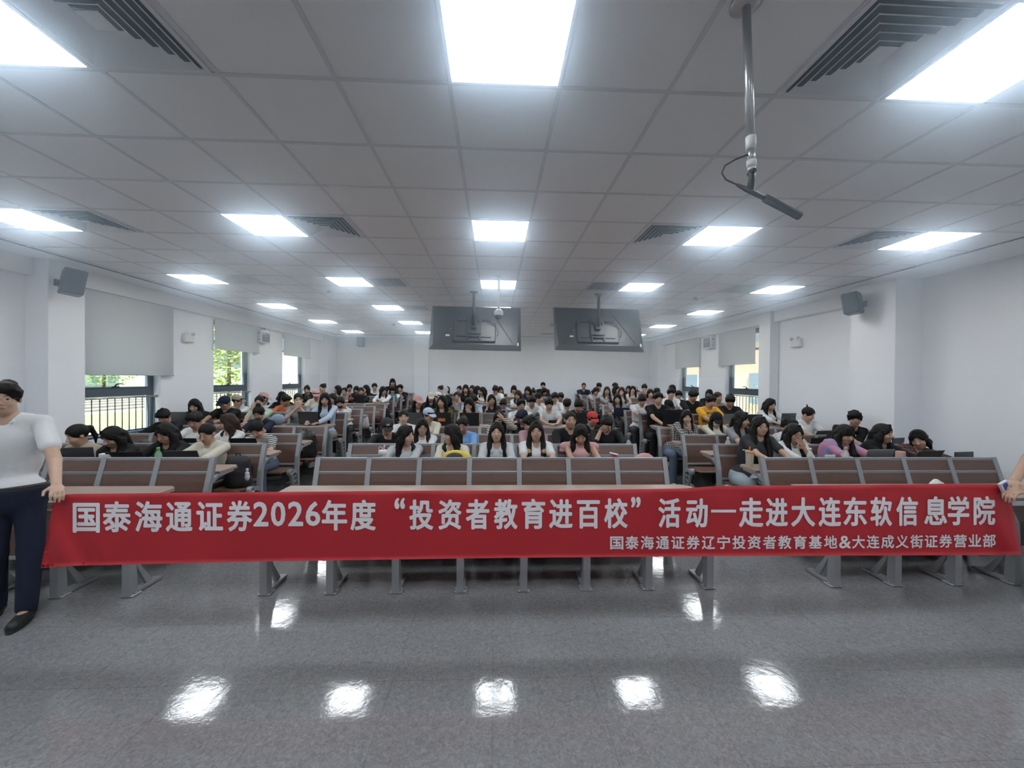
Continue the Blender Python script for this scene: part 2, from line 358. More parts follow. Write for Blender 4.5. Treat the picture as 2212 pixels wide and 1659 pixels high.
def blind(X, sg, y0, y1, z0, lab):
    t = empty('roller_blind', (X-sg*0.06, (y0+y1)/2, z0), lab, 'blind', 'roller blinds'); L = y1-y0; Hh = 3.16-z0
    m = MB(); nx = 14
    vs = []; fs = []
    for k in range(nx+1):
        y = -L/2+L*k/nx; b = 0.004*math.sin(k*1.7)
        for x in (b, b+.002):
            for z in (0, Hh): vs.append((x, y, z))
    for k in range(nx):
        a = 4*k; fs += [(a, a+1, a+5, a+4), (a+2, a+6, a+7, a+3)]
    m.add(vs, fs, True); m.build('fabric', M_BLIND, t)
    m = MB(); m.box((0, 0, -0.012), (0.018, L+0.03, 0.03), 0.006); m.build('bottom_bar', M_BLIND, t)
    m = MB(); m.tube([(0, -L/2, Hh), (0, L/2, Hh)], 0.025, 10); m.build('roller', M_WHITE, t)
    return t
for i, (a, b) in enumerate(LWIN): window(i+1, XL, -1, a, b); rail(XL, -1, a, b, 'steel safety rail with bars across the %s window on the lawn side' % ('nearest', 'middle', 'farthest')[i])
for i, (a, b) in enumerate(RWIN): window(i+4, XR, 1, a, b); rail(XR, 1, a, b, 'steel safety rail with bars across the %s window facing the stone building' % ('nearer', 'farther')[i])
blind(XL, -1, 6.14, 7.90, 1.86, 'pale grey roller blind pulled far down over the big window nearest the standing man')
blind(XL, -1, 9.02, 10.67, 2.47, 'pale grey roller blind over the window with the tree outside')
blind(XL, -1, 11.86, 13.56, 2.50, 'pale grey roller blind over the farthest window on the lawn side')
blind(XR, 1, 9.20, 10.75, 2.27, 'grey roller blind over the nearer window facing the stone building')
blind(XR, 1, 11.80, 13.42, 2.28, 'grey roller blind over the farther window facing the stone building')

# ---------------------------------------------------------------- outdoors
def ground(name, x0, x1, y0, y1, z, col, var=0.15, sc=2.0):
    m = MB(); m.box(((x0+x1)/2, (y0+y1)/2, z-.1), (abs(x1-x0), y1-y0, 0.2)); o = struct(name, m, mat(name+'_surface', col, 0.9, var=var, vscale=sc)); return o
ground('ground_paving', -15.5, -6.5, -20, 80, -0.35, (0.55, 0.53, 0.48))
ground('ground_lawn', -23, -15.5, -20, 90, -0.33, (0.30, 0.36, 0.16), 0.3, 0.8)
ground('ground_road', -44, -23, -20, 110, -0.36, (0.60, 0.58, 0.50), 0.12, 0.5)
ground('ground_far_lawn', -140, -44, -20, 200, -0.34, (0.28, 0.35, 0.18), 0.3, 0.3)
ground('ground_yard', 6.5, 60, -20, 80, -0.35, (0.5, 0.48, 0.44))
st = MB()
for k in range(6): st.box((-25.0-k*2.6, 35, -0.30+0.02*k), (0.35, 100, 0.12))
struct('ground_kerbs', st, mat('kerb_stone', (0.42, 0.40, 0.34), 0.9))
hill = MB(); n = 40; vs = []; fs = []
rnd = random.Random(5)
for i in range(n+1):
    y = -10+i*5.5; hh = 7+4*math.sin(i*.31)+1.4*math.sin(i*1.3)
    vs += [(-95, y, -0.4), (-112, y, hh*.7), (-140, y, hh)]
for i in range(n):
    for k in range(2): fs.append((3*i+k, 3*i+k+1, 3*i+k+4, 3*i+k+3))
hill.add(vs, fs, True); struct('hill', hill, mat('hill_wood', (0.26, 0.33, 0.22), 0.95, var=0.4, vscale=0.35))
def house(name, lab, c, d, col, storeys, bays, face):
    """block with window openings on the side that faces the hall"""
    t = empty(name, (c[0], c[1], -0.35), lab, 'building'); m = MB(); m.box((0, 0, d[2]/2), d, 0.03); m.build('wall', mat(name+lab[:8]+'_render', col, 0.9, var=0.08, vscale=1.0), t)
    m = MB(); m.box((0, 0, d[2]+.15), (d[0]+.5, d[1]+.5, 0.3), 0.05); m.build('roof', mat('flat_roof', (0.5, 0.52, 0.55), 0.8), t)
    for s in range(storeys):
        for b in range(bays):
            m = MB(); y = -d[1]/2+(b+.5)*d[1]/bays; z = (s+.55)*d[2]/storeys; m.box((face*(d[0]/2), y, z), (0.12, d[1]/bays*.45, d[2]/storeys*.5), 0.02); m.build('window', mat('far_window', (0.25, 0.33, 0.42), 0.15), t)
    return t
house('building', 'white building seen far off through the farthest window on the lawn side', (-52, 118, 0), (14, 24, 9), (0.85, 0.83, 0.80), 4, 6, 1)
house('building', 'pale low building with blue roof seen over the transom of the nearest window', (-80, 72, 0), (10, 22, 3.2), (0.78, 0.80, 0.84), 1, 7, 1)
house('building', 'sandy stone building right outside the windows opposite the lawn', (16.5, 26, 0), (5, 36, 10), (0.80, 0.68, 0.52), 3, 10, -1)
def tree(c, h, r, lab, col, seed, n=5200):
    t = empty('tree', (c[0], c[1], -0.35), lab, 'tree', 'trees outside the windows'); rr = random.Random(seed)
    m = MB(); m.tube([(0, 0, 0), (0.05, 0, h*.4), (-.05, .05, h*.85)], [r*.05, r*.04, r*.015], 8)
    for k in range(7): a = k*.9; m.tube([(0, 0, h*(.35+.05*k)), (math.cos(a)*r*.6, math.sin(a)*r*.6, h*(.5+.06*k))], [r*.035, r*.01], 5)
    m.build('trunk', mat('bark', (0.12, 0.09, 0.06), 0.9), t)
    m = MB()
    for k in range(n):
        th = rr.uniform(0, 6.283); u = rr.random()**.45; zz = rr.uniform(-1, 1); w_ = math.sqrt(max(0, 1-zz*zz))
        p = Vector((math.cos(th)*w_*r*u*(1-.25*zz), math.sin(th)*w_*r*u*(1-.25*zz), h*.54+zz*h*.46*u)); s = rr.uniform(.12, .26)*r*.45
        q = Matrix.Rotation(rr.uniform(0, 6.28), 3, 'Z') @ Matrix.Rotation(rr.uniform(-1.1, 1.1), 3, 'X')
        m.add([p+q @ Vector(v) for v in ((-s*.5, 0, 0), (0, -s*.3, 0), (s*.5, 0, 0), (0, s*.3, 0))], [(0, 1, 2, 3)])
    m.build('crown', mat('leaf%d' % seed, col, 0.7, var=0.45, vscale=1.2), t)
tree((-17.5, 27, 0), 8.5, 2.6, 'yellow-green leafy tree outside the middle window on the lawn side', (0.34, 0.46, 0.06), 3)
tree((-58, 52, 0), 6.5, 4.0, 'dark green bushy tree at the edge of the far lawn, nearer the pale low building', (0.16, 0.28, 0.07), 7, 1500)
tree((-62, 66, 0), 7.5, 4.5, 'light green tree in front of the far hill, seen above the nearest window transom', (0.24, 0.36, 0.08), 9, 1500)
tree((-50, 88, 0), 5.5, 3.6, 'round green tree beside the white far-off building', (0.18, 0.31, 0.08), 11, 1300)
tree((11.2, 15.5, 0), 2.6, 1.0, 'small green shrub-like tree against the stone building', (0.20, 0.33, 0.08), 13, 900)

# ---------------------------------------------------------------- ceiling fittings
def light_proto():
    t = empty('ceiling_light', (0, 0, CEIL), None, 'ceiling light', 'square ceiling light panels')
    m = MB(); a = 0.295; b = 0.276
    for s in (-1, 1): m.box((s*(a+b)/2, 0, -0.007), (a-b, 2*a, 0.014), 0.002); m.box((0, s*(a+b)/2, -0.007), (2*b, a-b, 0.014), 0.002)
    m.build('frame', M_WHITE, t)
    m = MB(); m.box((0, 0, -0.008), (2*b, 2*b, 0.012)); m.build('diffuser', M_LED, t); return t
LXS = [-4.70, -2.34, 0.04, 2.40, 4.72]; LYS = [-0.5, 1.835, 4.205, 6.545, 8.84, 11.12, 13.38]
ordn = ['first', 'second', 'third', 'fourth', 'fifth', 'sixth', 'seventh']
coln = ['in the column by the lawn windows', 'in the second column from the lawn', 'in the middle column', 'in the second column from the stone building', 'in the column by the stone building']
lp = light_proto(); first = True
for j, y in enumerate(LYS):
    for i, x in enumerate(LXS):
        o = lp if first else copy_tree(lp); first = False; o.location = (x, y, CEIL)
        if j == 0: o['label'] = 'ceiling panel behind the camera ' + coln[i]
        else: o['label'] = 'ceiling panel %s, %s row' % (coln[i], ordn[j-1])
def vent_proto(kind):
    t = empty('air_vent', (0, 0, CEIL), None, 'air vent', 'ceiling air vents'); m = MB(); a = 0.29
    mw = mat('vent_enamel', (0.66, 0.67, 0.69), 0.45)
    for s in (-1, 1): m.box((s*(a-.012), 0, -0.006), (0.024, 2*a, 0.012), 0.002); m.box((0, s*(a-.012), -0.006), (2*a-.048, 0.024, 0.012), 0.002)
    m.build('frame', mw, t)
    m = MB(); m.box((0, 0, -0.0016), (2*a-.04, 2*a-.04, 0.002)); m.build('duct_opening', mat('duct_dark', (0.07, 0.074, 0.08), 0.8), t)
    m = MB()
    if kind == 0:                                                  # concentric four-way cones
        for k in range(6):
            r0 = a-.035-k*.042; r1 = r0-.024; z0, z1 = -.004, -.020
            for q in range(4):
                c, s = (1, 0, -1, 0)[q], (0, 1, 0, -1)[q]
                P = lambda r_, u, z: (c*r_-s*u, s*r_+c*u, z)
                m.add([P(r0, -r0, z1), P(r0, r0, z1), P(r1, r1, z0), P(r1, -r1, z0), P(r0-.004, -r0, z1+.004), P(r0-.004, r0, z1+.004), P(r1-.004, r1, z0+.003), P(r1-.004, -r1, z0+.003)], [(0, 1, 2, 3), (7, 6, 5, 4), (0, 4, 5, 1)])
        m.box((0, 0, -0.016), (0.10, 0.10, 0.006), 0.002); nm = 'cone_louvres'
    elif kind == 1:
        for k in range(14): m.box((-a+.045+k*.0385, 0, -0.008), (0.012, 2*a-.05, 0.014), 0, Matrix.Rotation(R(30), 3, 'Y'))
        nm = 'slats'
    else:
        for k in range(18): u = -a+.04+k*.0295; m.box((u, 0, -0.007), (0.006, 2*a-.05, 0.008)); m.box((0, u, -0.007), (2*a-.05, 0.006, 0.008))
        nm = 'mesh_grille'
    m.build(nm, mw, t); return t
vp = {k: vent_proto(k) for k in range(3)}; used = set()
for j, y in enumerate(LYS[1:]):
    for i, x in ((0, LXS[0]+T), (1, LXS[1]+T), (3, LXS[3]-T), (4, LXS[4]-T)):
        k = 0 if j < 2 else (2 if i in (0,) else 1)
        o = vp[k] if k not in used else copy_tree(vp[k]); used.add(k); o.location = (x, y, CEIL)
        o['label'] = '%s %s, %s row' % (('four-way air diffuser', 'slatted air grille', 'mesh air grille')[k], coln[i].replace('column', 'vent column'), ordn[j])
def disc(px, py, name, lab, cat, r, h, m_):
    d = at(px, py, 5); t = (CEIL-CZ)/(d.z-CZ); p = Vector((d.x*t, d.y*t, CEIL)); m = MB(); m.lathe([(r, 0.0), (r, -h*.45), (r*.8, -h), (0.0, -h)], (0, 0, 0), 18); o = m.build(name, m_, None, p); return tag(o, lab, cat)
disc(598, 639, 'smoke_detector', 'round white smoke detector between the two light columns by the lawn windows', 'smoke detector', 0.16, 0.05, M_WHITE)
disc(712, 628, 'sprinkler', 'small ceiling sprinkler beside the second light column, near the camera side', 'sprinkler', 0.045, 0.05, M_STEEL)
disc(850, 699, 'sprinkler', 'small ceiling sprinkler just before the far light panels', 'sprinkler', 0.05, 0.06, M_STEEL)
disc(1533, 652, 'smoke_detector', 'round white smoke detector between the light columns on the stone-building side', 'smoke detector', 0.16, 0.05, M_WHITE)
disc(1503, 642, 'sprinkler', 'small ceiling sprinkler near the round smoke detector on the stone-building side', 'sprinkler', 0.045, 0.05, M_STEEL)

def haze(name, z0, z1, dens, g, col, lab):
    hz = MB(); hz.box((0.05, (YF+YB)/2, (z0+z1)/2), (11.5, YB-YF-.6, z1-z0)); hm_ = bpy.data.materials.new('room_'+name); hm_.use_nodes = True; nt = hm_.node_tree; nt.nodes.clear()
    ou = nt.nodes.new('ShaderNodeOutputMaterial'); vs_ = nt.nodes.new('ShaderNodeVolumeScatter'); vs_.inputs['Density'].default_value = dens; vs_.inputs['Anisotropy'].default_value = g; vs_.inputs['Color'].default_value = (*col, 1)
    nt.links.new(vs_.outputs[0], ou.inputs['Volume']); o = hz.build(name, hm_); o['kind'] = 'stuff'; o['label'] = lab; o['category'] = 'added haze'
haze('added_glow_haze', 1.90, CEIL-.03, 0.052, 0.935, (0.66, 0.82, 1.0), 'added bluish haze layer above head height, imitating lens glow round the ceiling lamps')  # scatter layer added for the lens glow round the lamps; the air is clear
# ---------------------------------------------------------------- benches and front desks
YBK = lambda r: 4.40+0.955*(r-1)
ZFL = lambda r: 0.0 if r <= 4 else (0.175 if r <= 8 else 0.35)
DESKZ = lambda r: ZFL(r)+.79+(.165 if r in (4, 8) else 0)
PITCHX = 0.5414
M_SEAT = wood('seat_ply', (0.16, 0.085, 0.06), (0.24, 0.135, 0.095), 0.35)
def bench_proto(n, desk=True, up_=0.0):
    """fixed bench of n seats; x runs from 0 to n*pitch, y=0 at the top of the back, people face -y"""
    t = empty('bench', (0, 0, 0), None, 'bench', 'fixed wooden benches'); P = PITCHX if n == 7 else 0.552
    pm = MB(); w = 0.026                                          # one upright: foot plate, leg, curved back post, boss
    pm.ribbon([(-.11, 0.012), (-.115, .25), (-.125, .44), (-.105, .62), (-.05, .80), (-.004, .955)], [.03, .026, .03, .028, .025, .022], -w, w)
    pm.box((0, -.13, .008), (.075, .24, .016), .005)
    for yy in (-.225, -.04): pm.lathe([(.011, .016), (.011, .024), (0, .027)], (0, yy, 0), 8)
    pm.ribbon([(-.13, .40), (-.22, .425), (-.30, .425)], [.035, .022, .03], -w*.8, w*.8)
    pm.lathe([(.001, -.03), (.047, -.03), (.05, -.02), (.05, .02), (.047, .03), (.030, .03), (.028, .012), (.001, .012)], (0, -.325, .425), 16, (1, 0, 0))
    pm.ribbon([(-.30, .385), (-.235, .20), (-.16, .02)], [.014, .013, .014], -w*.7, w*.7)
    for k in range(4): z = .10+k*.075; pm.ribbon([(-.12, z+.03), (-.20-.028*k, z)], [.008, .008], -w*.6, w*.6)
    pme = pm.mesh('upright', M_METAL)
    for k in range(n+1):
        o = bpy.data.objects.new('upright', pme); COL.objects.link(o); o.parent = t; o.location = (k*P, 0, 0)
    def rl(name, y, z, hh, yt):
        m = MB(); m.box((n*P/2, y, z), (n*P, yt, hh), .005); return m.build(name, M_METAL, t)
    rl('top_rail', -.008, .938, .034, .036); rl('middle_rail', -.055, .80, .034, .03); rl('bottom_rail', -.118, .505, .034, .03)
    def sheet(path, name, m_, th=.009):
        mb = MB(); mb.ribbon(path, [th]*len(path), -P/2+w+.002, P/2-w-.002); return mb.mesh(name, m_)
    up = sheet([(-.052, .815), (-.014, .925)], 'upper_panel', M_WOOD); lo = sheet([(-.116, .52), (-.104, .62), (-.082, .71), (-.058, .79)], 'lower_panel', M_WOOD)
    se = MB(); se.ribbon([(-.10, .455), (-.16, .445), (-.36, .452), (-.47, .462), (-.50, .450)], [.009]*5, -P/2+.035, P/2-.035); se = se.mesh('seat', M_SEAT)
    for k in range(n):
        for nm, me in (('upper_panel', up), ('lower_panel', lo), ('seat', se)):
            o = bpy.data.objects.new(nm, me); COL.objects.link(o); o.parent = t; o.location = ((k+.5)*P, 0, 0)
    if desk:
        m = MB(); a, b, ch = .055, .415, .06
        m.prism([(-.02, a), (n*P+.02, a), (n*P+.02, b-ch), (n*P+.02-ch, b), (-.02+ch, b), (-.02, b-ch)], .765+up_, .790+up_, 2); m.build('desktop', M_DESK, t)
        br = MB(); br.ribbon([(-.06, .70), (.05, .745+up_), (.30, .755+up_)], [.025, .016, .010], -.016, .016); bm_ = br.mesh('desk_bracket', M_METAL)
        for k in range(n+1):
            o = bpy.data.objects.new('desk_bracket', bm_); COL.objects.link(o); o.parent = t; o.location = (k*P, 0, 0)
        m = MB(); m.box((n*P/2, .12, .665+up_), (n*P-.06, .15, .012), .003); m.build('book_shelf', M_METALD, t)
    return t
BX = {'L': -3.0-5*.552, 'C': -1.895, 'R': 3.02}
BNAME = {'L': 'five-seat bench by the lawn windows', 'C': 'seven-seat bench in the middle block', 'R': 'five-seat bench by the stone-side wall'}
ROWN = ['', 'empty first row facing the banner', 'second row from the banner', 'third row from the banner', 'fourth row from the banner', 'fifth row, first on the low step', 'sixth row from the banner', 'seventh row from the banner', 'eighth row from the banner', 'ninth row, first on the high step', 'tenth row from the banner', 'second to last row', 'last row before the back wall']
protos = {}
for blk, n in (('L', 5), ('C', 7), ('R', 5)):
    for r in range(1, 13):
        key = (n, r < 12, .165 if r in (4, 8) else 0.0)
        if key not in protos: o = protos[key] = bench_proto(*key)
        else: o = copy_tree(protos[key])
        o.location = (BX[blk], YBK(r), ZFL(r)); o['label'] = 'wooden %s, %s' % (BNAME[blk], ROWN[r])
def front_desk(x0, n, P, lab):
    t = empty('front_desk', (x0, 3.39, 0), lab, 'desk', 'front desks behind the banner'); L = n*P
    m = MB(); ch = .07; m.prism([(-.04, .50), (-.04, .02), (-.03, 0), (L+.03, 0), (L+.04, .02), (L+.04, .50-ch), (L+.04-ch, .50), (-.04+ch, .50)], .755, .782, 2); m.build('desktop', M_DESK, t)
    lg = MB(); w = .03
    lg.ribbon([(.02, .012), (.015, .30), (.03, .55), (.10, .70), (.16, .75)], [.04, .032, .032, .03, .02], -w, w)
    lg.ribbon([(.03, .40), (.10, .20), (.20, .03)], [.01, .016, .03], -.012, .012); lg.ribbon([(.02, .02), (.30, .02)], [.012, .010], -.035, .035)
    lg.box((0, .03, .008), (.105, .09, .016), .005)
    for xx in (-.036, .036): lg.lathe([(.014, .014), (.012, .026), (0, .03)], (xx, .03, 0), 8)
    lm = lg.mesh('leg', M_METAL); pn = MB(); pn.ribbon([(.06, .32), (.055, .55), (.10, .68)], [.009]*3, -P/2+.034, P/2-.034); pm_ = pn.mesh('modesty_panel', M_WOOD)
    for k in range(n+1):
        o = bpy.data.objects.new('leg', lm); COL.objects.link(o); o.parent = t; o.location = (k*P, 0, 0)
    for k in range(n):
        o = bpy.data.objects.new('modesty_panel', pm_); COL.objects.link(o); o.parent = t; o.location = ((k+.5)*P, 0, 0)
    m = MB(); m.box((L/2, .05, .315), (L, .03, .03), .004); m.build('lower_rail', M_METAL, t); return t
front_desk(-1.905, 7, .5405, 'long seven-bay front desk standing in the middle behind the red banner')
front_desk(-3.0-5*.56, 5, .56, 'five-bay front desk behind the banner end held by the man in white')
front_desk(3.02, 5, .56, 'five-bay front desk behind the banner end with the small subtitle lettering')
# ---------------------------------------------------------------- people: smooth blended volumes turned into one skin each
V3 = lambda *a: np.array(a, dtype=np.float64)
class Vol:
    """signed field of rounded bones (tapered capsules) and ellipsoids"""
    def __init__(s): s.p = []
    def cap(s, a, b, ra, rb=None, k=.015, sub=False): s.p.append(('c', np.array(a, float), np.array(b, float), ra, ra if rb is None else rb, k, sub)); return s
    def ell(s, c, rad, M=None, k=.015, sub=False): s.p.append(('e', np.array(c, float), np.array(rad, float), np.eye(3) if M is None else M, None, k, sub)); return s
    def chain(s, pts, rs, k=.015):
        for i in range(len(pts)-1): s.cap(pts[i], pts[i+1], rs[i], rs[i+1], k)
        return s
    def bb(s, q):
        if q[0] == 'c':
            r = max(q[3], q[4]); return np.minimum(q[1], q[2])-r, np.maximum(q[1], q[2])+r
        e = np.sqrt(((q[3].T*q[2])**2).sum(1)); return q[1]-e, q[1]+e
    def dist(s, q, X, Y, Z):
        if q[0] == 'c':
            a, b = q[1], q[2]; d = b-a; L2 = max(d@d, 1e-12)
            t = ((X-a[0])*d[0]+(Y-a[1])*d[1]+(Z-a[2])*d[2])/L2; t = np.clip(t, 0, 1)
            return np.sqrt((X-a[0]-t*d[0])**2+(Y-a[1]-t*d[1])**2+(Z-a[2]-t*d[2])**2)-(q[3]+t*(q[4]-q[3]))
        c, rad, M = q[1], q[2], q[3]; x, y, z = X-c[0], Y-c[1], Z-c[2]; k0 = 0; k1 = 0
        for i in range(3):
            u = (M[i, 0]*x+M[i, 1]*y+M[i, 2]*z)/rad[i]; k0 = k0+u*u; k1 = k1+(u/rad[i])**2
        k0 = np.sqrt(k0); return k0*(k0-1)/np.maximum(np.sqrt(k1), 1e-9)
    def eval_pts(s, P):
        F = np.full(len(P), .06)
        for q in s.p:
            d = s.dist(q, P[:, 0], P[:, 1], P[:, 2]); F = s.mix(F, d, q[5], q[6])
        return F
    @staticmethod
    def mix(F, d, k, sub):
        if sub:
            h = np.clip(.5-.5*(F+d)/k, 0, 1); return F*(1-h)-d*h+k*h*(1-h)
        h = np.clip(.5+.5*(F-d)/k, 0, 1); return F*(1-h)+d*h-k*h*(1-h)
    def surf(s, o, d, n=60, L=.2):
        """first hit along a ray"""
        o = np.array(o, float); d = np.array(d, float); t = np.linspace(0, L, n); F = s.eval_pts(o+t[:, None]*d); i = np.argmax(F < 0)
        if F[i] >= 0: return o+d*L*.5
        if i == 0: return o
        u = F[i-1]/(F[i-1]-F[i]); return o+d*(t[i-1]+u*(t[i]-t[i-1]))
    def mesh(s, h):
        """surface nets"""
        bbs = [s.bb(q) for q in s.p if not q[6]]; lo = np.min([b[0] for b in bbs], 0)-3*h; hi = np.max([b[1] for b in bbs], 0)+3*h
        n = np.ceil((hi-lo)/h).astype(int)+1; ax = [lo[i]+h*np.arange(n[i]) for i in range(3)]; F = np.full(n, .06)
        for q in s.p:
            a, b = s.bb(q); m = q[5]+2.2*h+.004
            i0 = np.clip(np.floor((a-m-lo)/h).astype(int), 0, n-1); i1 = np.clip(np.ceil((b+m-lo)/h).astype(int)+1, 1, n)
            if (i1 <= i0).any(): continue
            sl = tuple(slice(i0[k], i1[k]) for k in range(3))
            d = s.dist(q, ax[0][sl[0]][:, None, None], ax[1][sl[1]][None, :, None], ax[2][sl[2]][None, None, :]); F[sl] = s.mix(F[sl], d, q[5], q[6])
        I = F < 0; c = I[:-1, :-1, :-1]; al = c.copy(); an = c.copy()
        for dx in (0, 1):
            for dy in (0, 1):
                for dz in (0, 1):
                    e = I[dx:n[0]-1+dx, dy:n[1]-1+dy, dz:n[2]-1+dz]; al &= e; an |= e
        act = np.argwhere(an & ~al)
        if len(act) == 0: return np.zeros((0, 3)), np.zeros((0, 4), int)
        cs = [(x, y, z) for x in (0, 1) for y in (0, 1) for z in (0, 1)]
        fv = np.stack([F[act[:, 0]+x, act[:, 1]+y, act[:, 2]+z] for x, y, z in cs], 1); acc = np.zeros((len(act), 3)); cnt = np.zeros(len(act))
        for i in range(8):
            for j in range(i+1, 8):
                df = np.array(cs[j])-np.array(cs[i])
                if abs(df).sum() != 1: continue
                cr = (fv[:, i] < 0) != (fv[:, j] < 0); den = fv[:, i]-fv[:, j]; t = np.where(cr, fv[:, i]/np.where(den == 0, 1, den), 0)
                acc += (np.array(cs[i])[None, :]+t[:, None]*df[None, :])*cr[:, None]; cnt += cr
        P = lo+h*(act+acc/cnt[:, None]); idm = np.full(n-1, -1, np.int32); idm[act[:, 0], act[:, 1], act[:, 2]] = np.arange(len(act)); Q = []
        for k in range(3):
            sa = [slice(None)]*3; sb = [slice(None)]*3; sa[k] = slice(0, n[k]-1); sb[k] = slice(1, n[k])
            A, B = I[tuple(sa)], I[tuple(sb)]; ed = np.argwhere(A != B); u, v = (k+1) % 3, (k+2) % 3
            ed = ed[(ed[:, u] > 0) & (ed[:, v] > 0) & (ed[:, u] < n[u]-1) & (ed[:, v] < n[v]-1)]; ins = A[ed[:, 0], ed[:, 1], ed[:, 2]]
            def g(du, dv):
                w = ed.copy(); w[:, u] -= du; w[:, v] -= dv; return idm[w[:, 0], w[:, 1], w[:, 2]]
            q = np.stack([g(1, 1), g(0, 1), g(0, 0), g(1, 0)], 1); q[~ins] = q[~ins][:, ::-1]; Q.append(q)
        Q = np.concatenate(Q); return P, Q[(Q >= 0).all(1)]

def np_mesh(name, P, Q, mats, extra=None, origin=None):
    """quads + optional small MB islands (already in world space) -> mesh with its origin moved"""
    P = np.asarray(P); Q = np.asarray(Q); nv, nq = len(P), len(Q); V = P; loops = Q.ravel(); ls = np.arange(nq)*4; lt = np.full(nq, 4); mi = np.zeros(nq, int)
    if extra is not None and extra.v:
        ev = np.array([tuple(v) for v in extra.v]); V = np.concatenate([P, ev]) if nv else ev
        fl_ = [i+nv for f in extra.f for i in f]; ln = np.array([len(f) for f in extra.f]); st_ = nq*4+np.concatenate([[0], np.cumsum(ln)[:-1]])
        loops = np.concatenate([loops, fl_]); ls = np.concatenate([ls, st_]); lt = np.concatenate([lt, ln]); mi = np.concatenate([mi, extra.m])
    if origin is not None: V = V-np.array(origin)
    me = bpy.data.meshes.new(name); me.vertices.add(len(V)); me.vertices.foreach_set('co', V.astype(np.float32).ravel())
    me.loops.add(len(loops)); me.loops.foreach_set('vertex_index', loops.astype(np.int32)); me.polygons.add(len(ls))
    me.polygons.foreach_set('loop_start', ls.astype(np.int32)); me.polygons.foreach_set('loop_total', lt.astype(np.int32))
    for m in mats: me.materials.append(m)
    me.polygons.foreach_set('material_index', mi.astype(np.int32)); me.polygons.foreach_set('use_smooth', np.ones(len(ls), bool)); me.update(calc_edges=True); return me

SK = {k: mat('skin_'+k, c, 0.5, var=0.05, vscale=30) for k, c in dict(a=(.50, .32, .235), b=(.44, .27, .19), c=(.38, .225, .155)).items()}
M_HAIR = mat('black_hair', (0.010, 0.009, 0.009), 0.55, bump=0.3, bscale=120, spec=.22)
M_HAIRB = mat('brown_hair', (0.030, 0.018, 0.013), 0.55, bump=0.3, bscale=120, spec=.25)
M_BLOND = mat('bleached_hair', (0.42, 0.27, 0.12), 0.5, bump=0.25, bscale=120)
M_EYEW = mat('eye_white', (0.62, 0.60, 0.58), 0.3); M_EYED = mat('eye_dark', (0.012, 0.008, 0.006), 0.2); M_LIP = mat('lips', (0.36, 0.13, 0.115), 0.45); M_BROW = mat('eyebrow', (0.018, 0.013, 0.011), 0.7)
CL = dict(white=(.66, .67, .68), cream=(.60, .56, .47), ltgray=(.45, .47, .49), gray=(.24, .25, .265), char=(.035, .036, .042), black=(.013, .013, .015), navy=(.018, .023, .045), blue=(.16, .30, .58), ltblue=(.42, .50, .62),
          olive=(.10, .095, .025), pink=(.58, .33, .33), mauve=(.36, .22, .245), green=(.40, .52, .42), beige=(.42, .35, .27), red=(.45, .05, .04), orange=(.45, .13, .05), yellow=(.72, .36, .035), jeans=(.10, .14, .20), ltjeans=(.36, .42, .47), trouser=(.045, .045, .05), ink=(.015, .02, .05), teal=(.04, .12, .13), khaki=(.34, .30, .22), brown=(.10, .06, .045))
def cloth(k):
    if k == 'stripe': return pattern('cloth_stripe', 'stripe', (.62, .62, .6), (.02, .02, .025), 14.0)
    if k == 'cstripe': return pattern('cloth_cream_stripe', 'stripe', (.60, .57, .5), (.03, .03, .03), 11.0)
    if k == 'plaid': return pattern('cloth_plaid', 'plaid', (.03, .03, .035), (.45, .40, .38), 9.0)
    if k == 'dplaid': return pattern('cloth_dark_plaid', 'plaid', (.03, .018, .018), (.16, .08, .07), 9.0)
    if k == 'tiedye': return pattern('cloth_tie_dye', 'blotch', (.28, .26, .50), (.48, .20, .28), 9.0)
    if k == 'floral': return pattern('cloth_floral', 'blotch', (.02, .02, .025), (.5, .5, .5), 30.0)
    if k == 'wpat': return pattern('cloth_white_print', 'blotch', (.62, .62, .62), (.30, .31, .32), 40.0)
    return mat('cloth_'+k, CL[k], 0.85, var=0.06, vscale=14, bump=.35, bscale=16, spec=.25)

def rotm(yaw, pitch, roll):
    cy, sy = math.cos(R(yaw)), math.sin(R(yaw)); r = V3(cy, sy, 0); f = V3(sy, -cy, 0); u = V3(0, 0, 1)
    cp, sp = math.cos(R(pitch)), math.sin(R(pitch)); f2 = f*cp-u*sp; u2 = u*cp+f*sp
    cr, sr = math.cos(R(roll)), math.sin(R(roll)); return np.stack([r*cr+u2*sr, f2, u2*cr-r*sr])
def nrm(v): return v/max(np.linalg.norm(v), 1e-9)

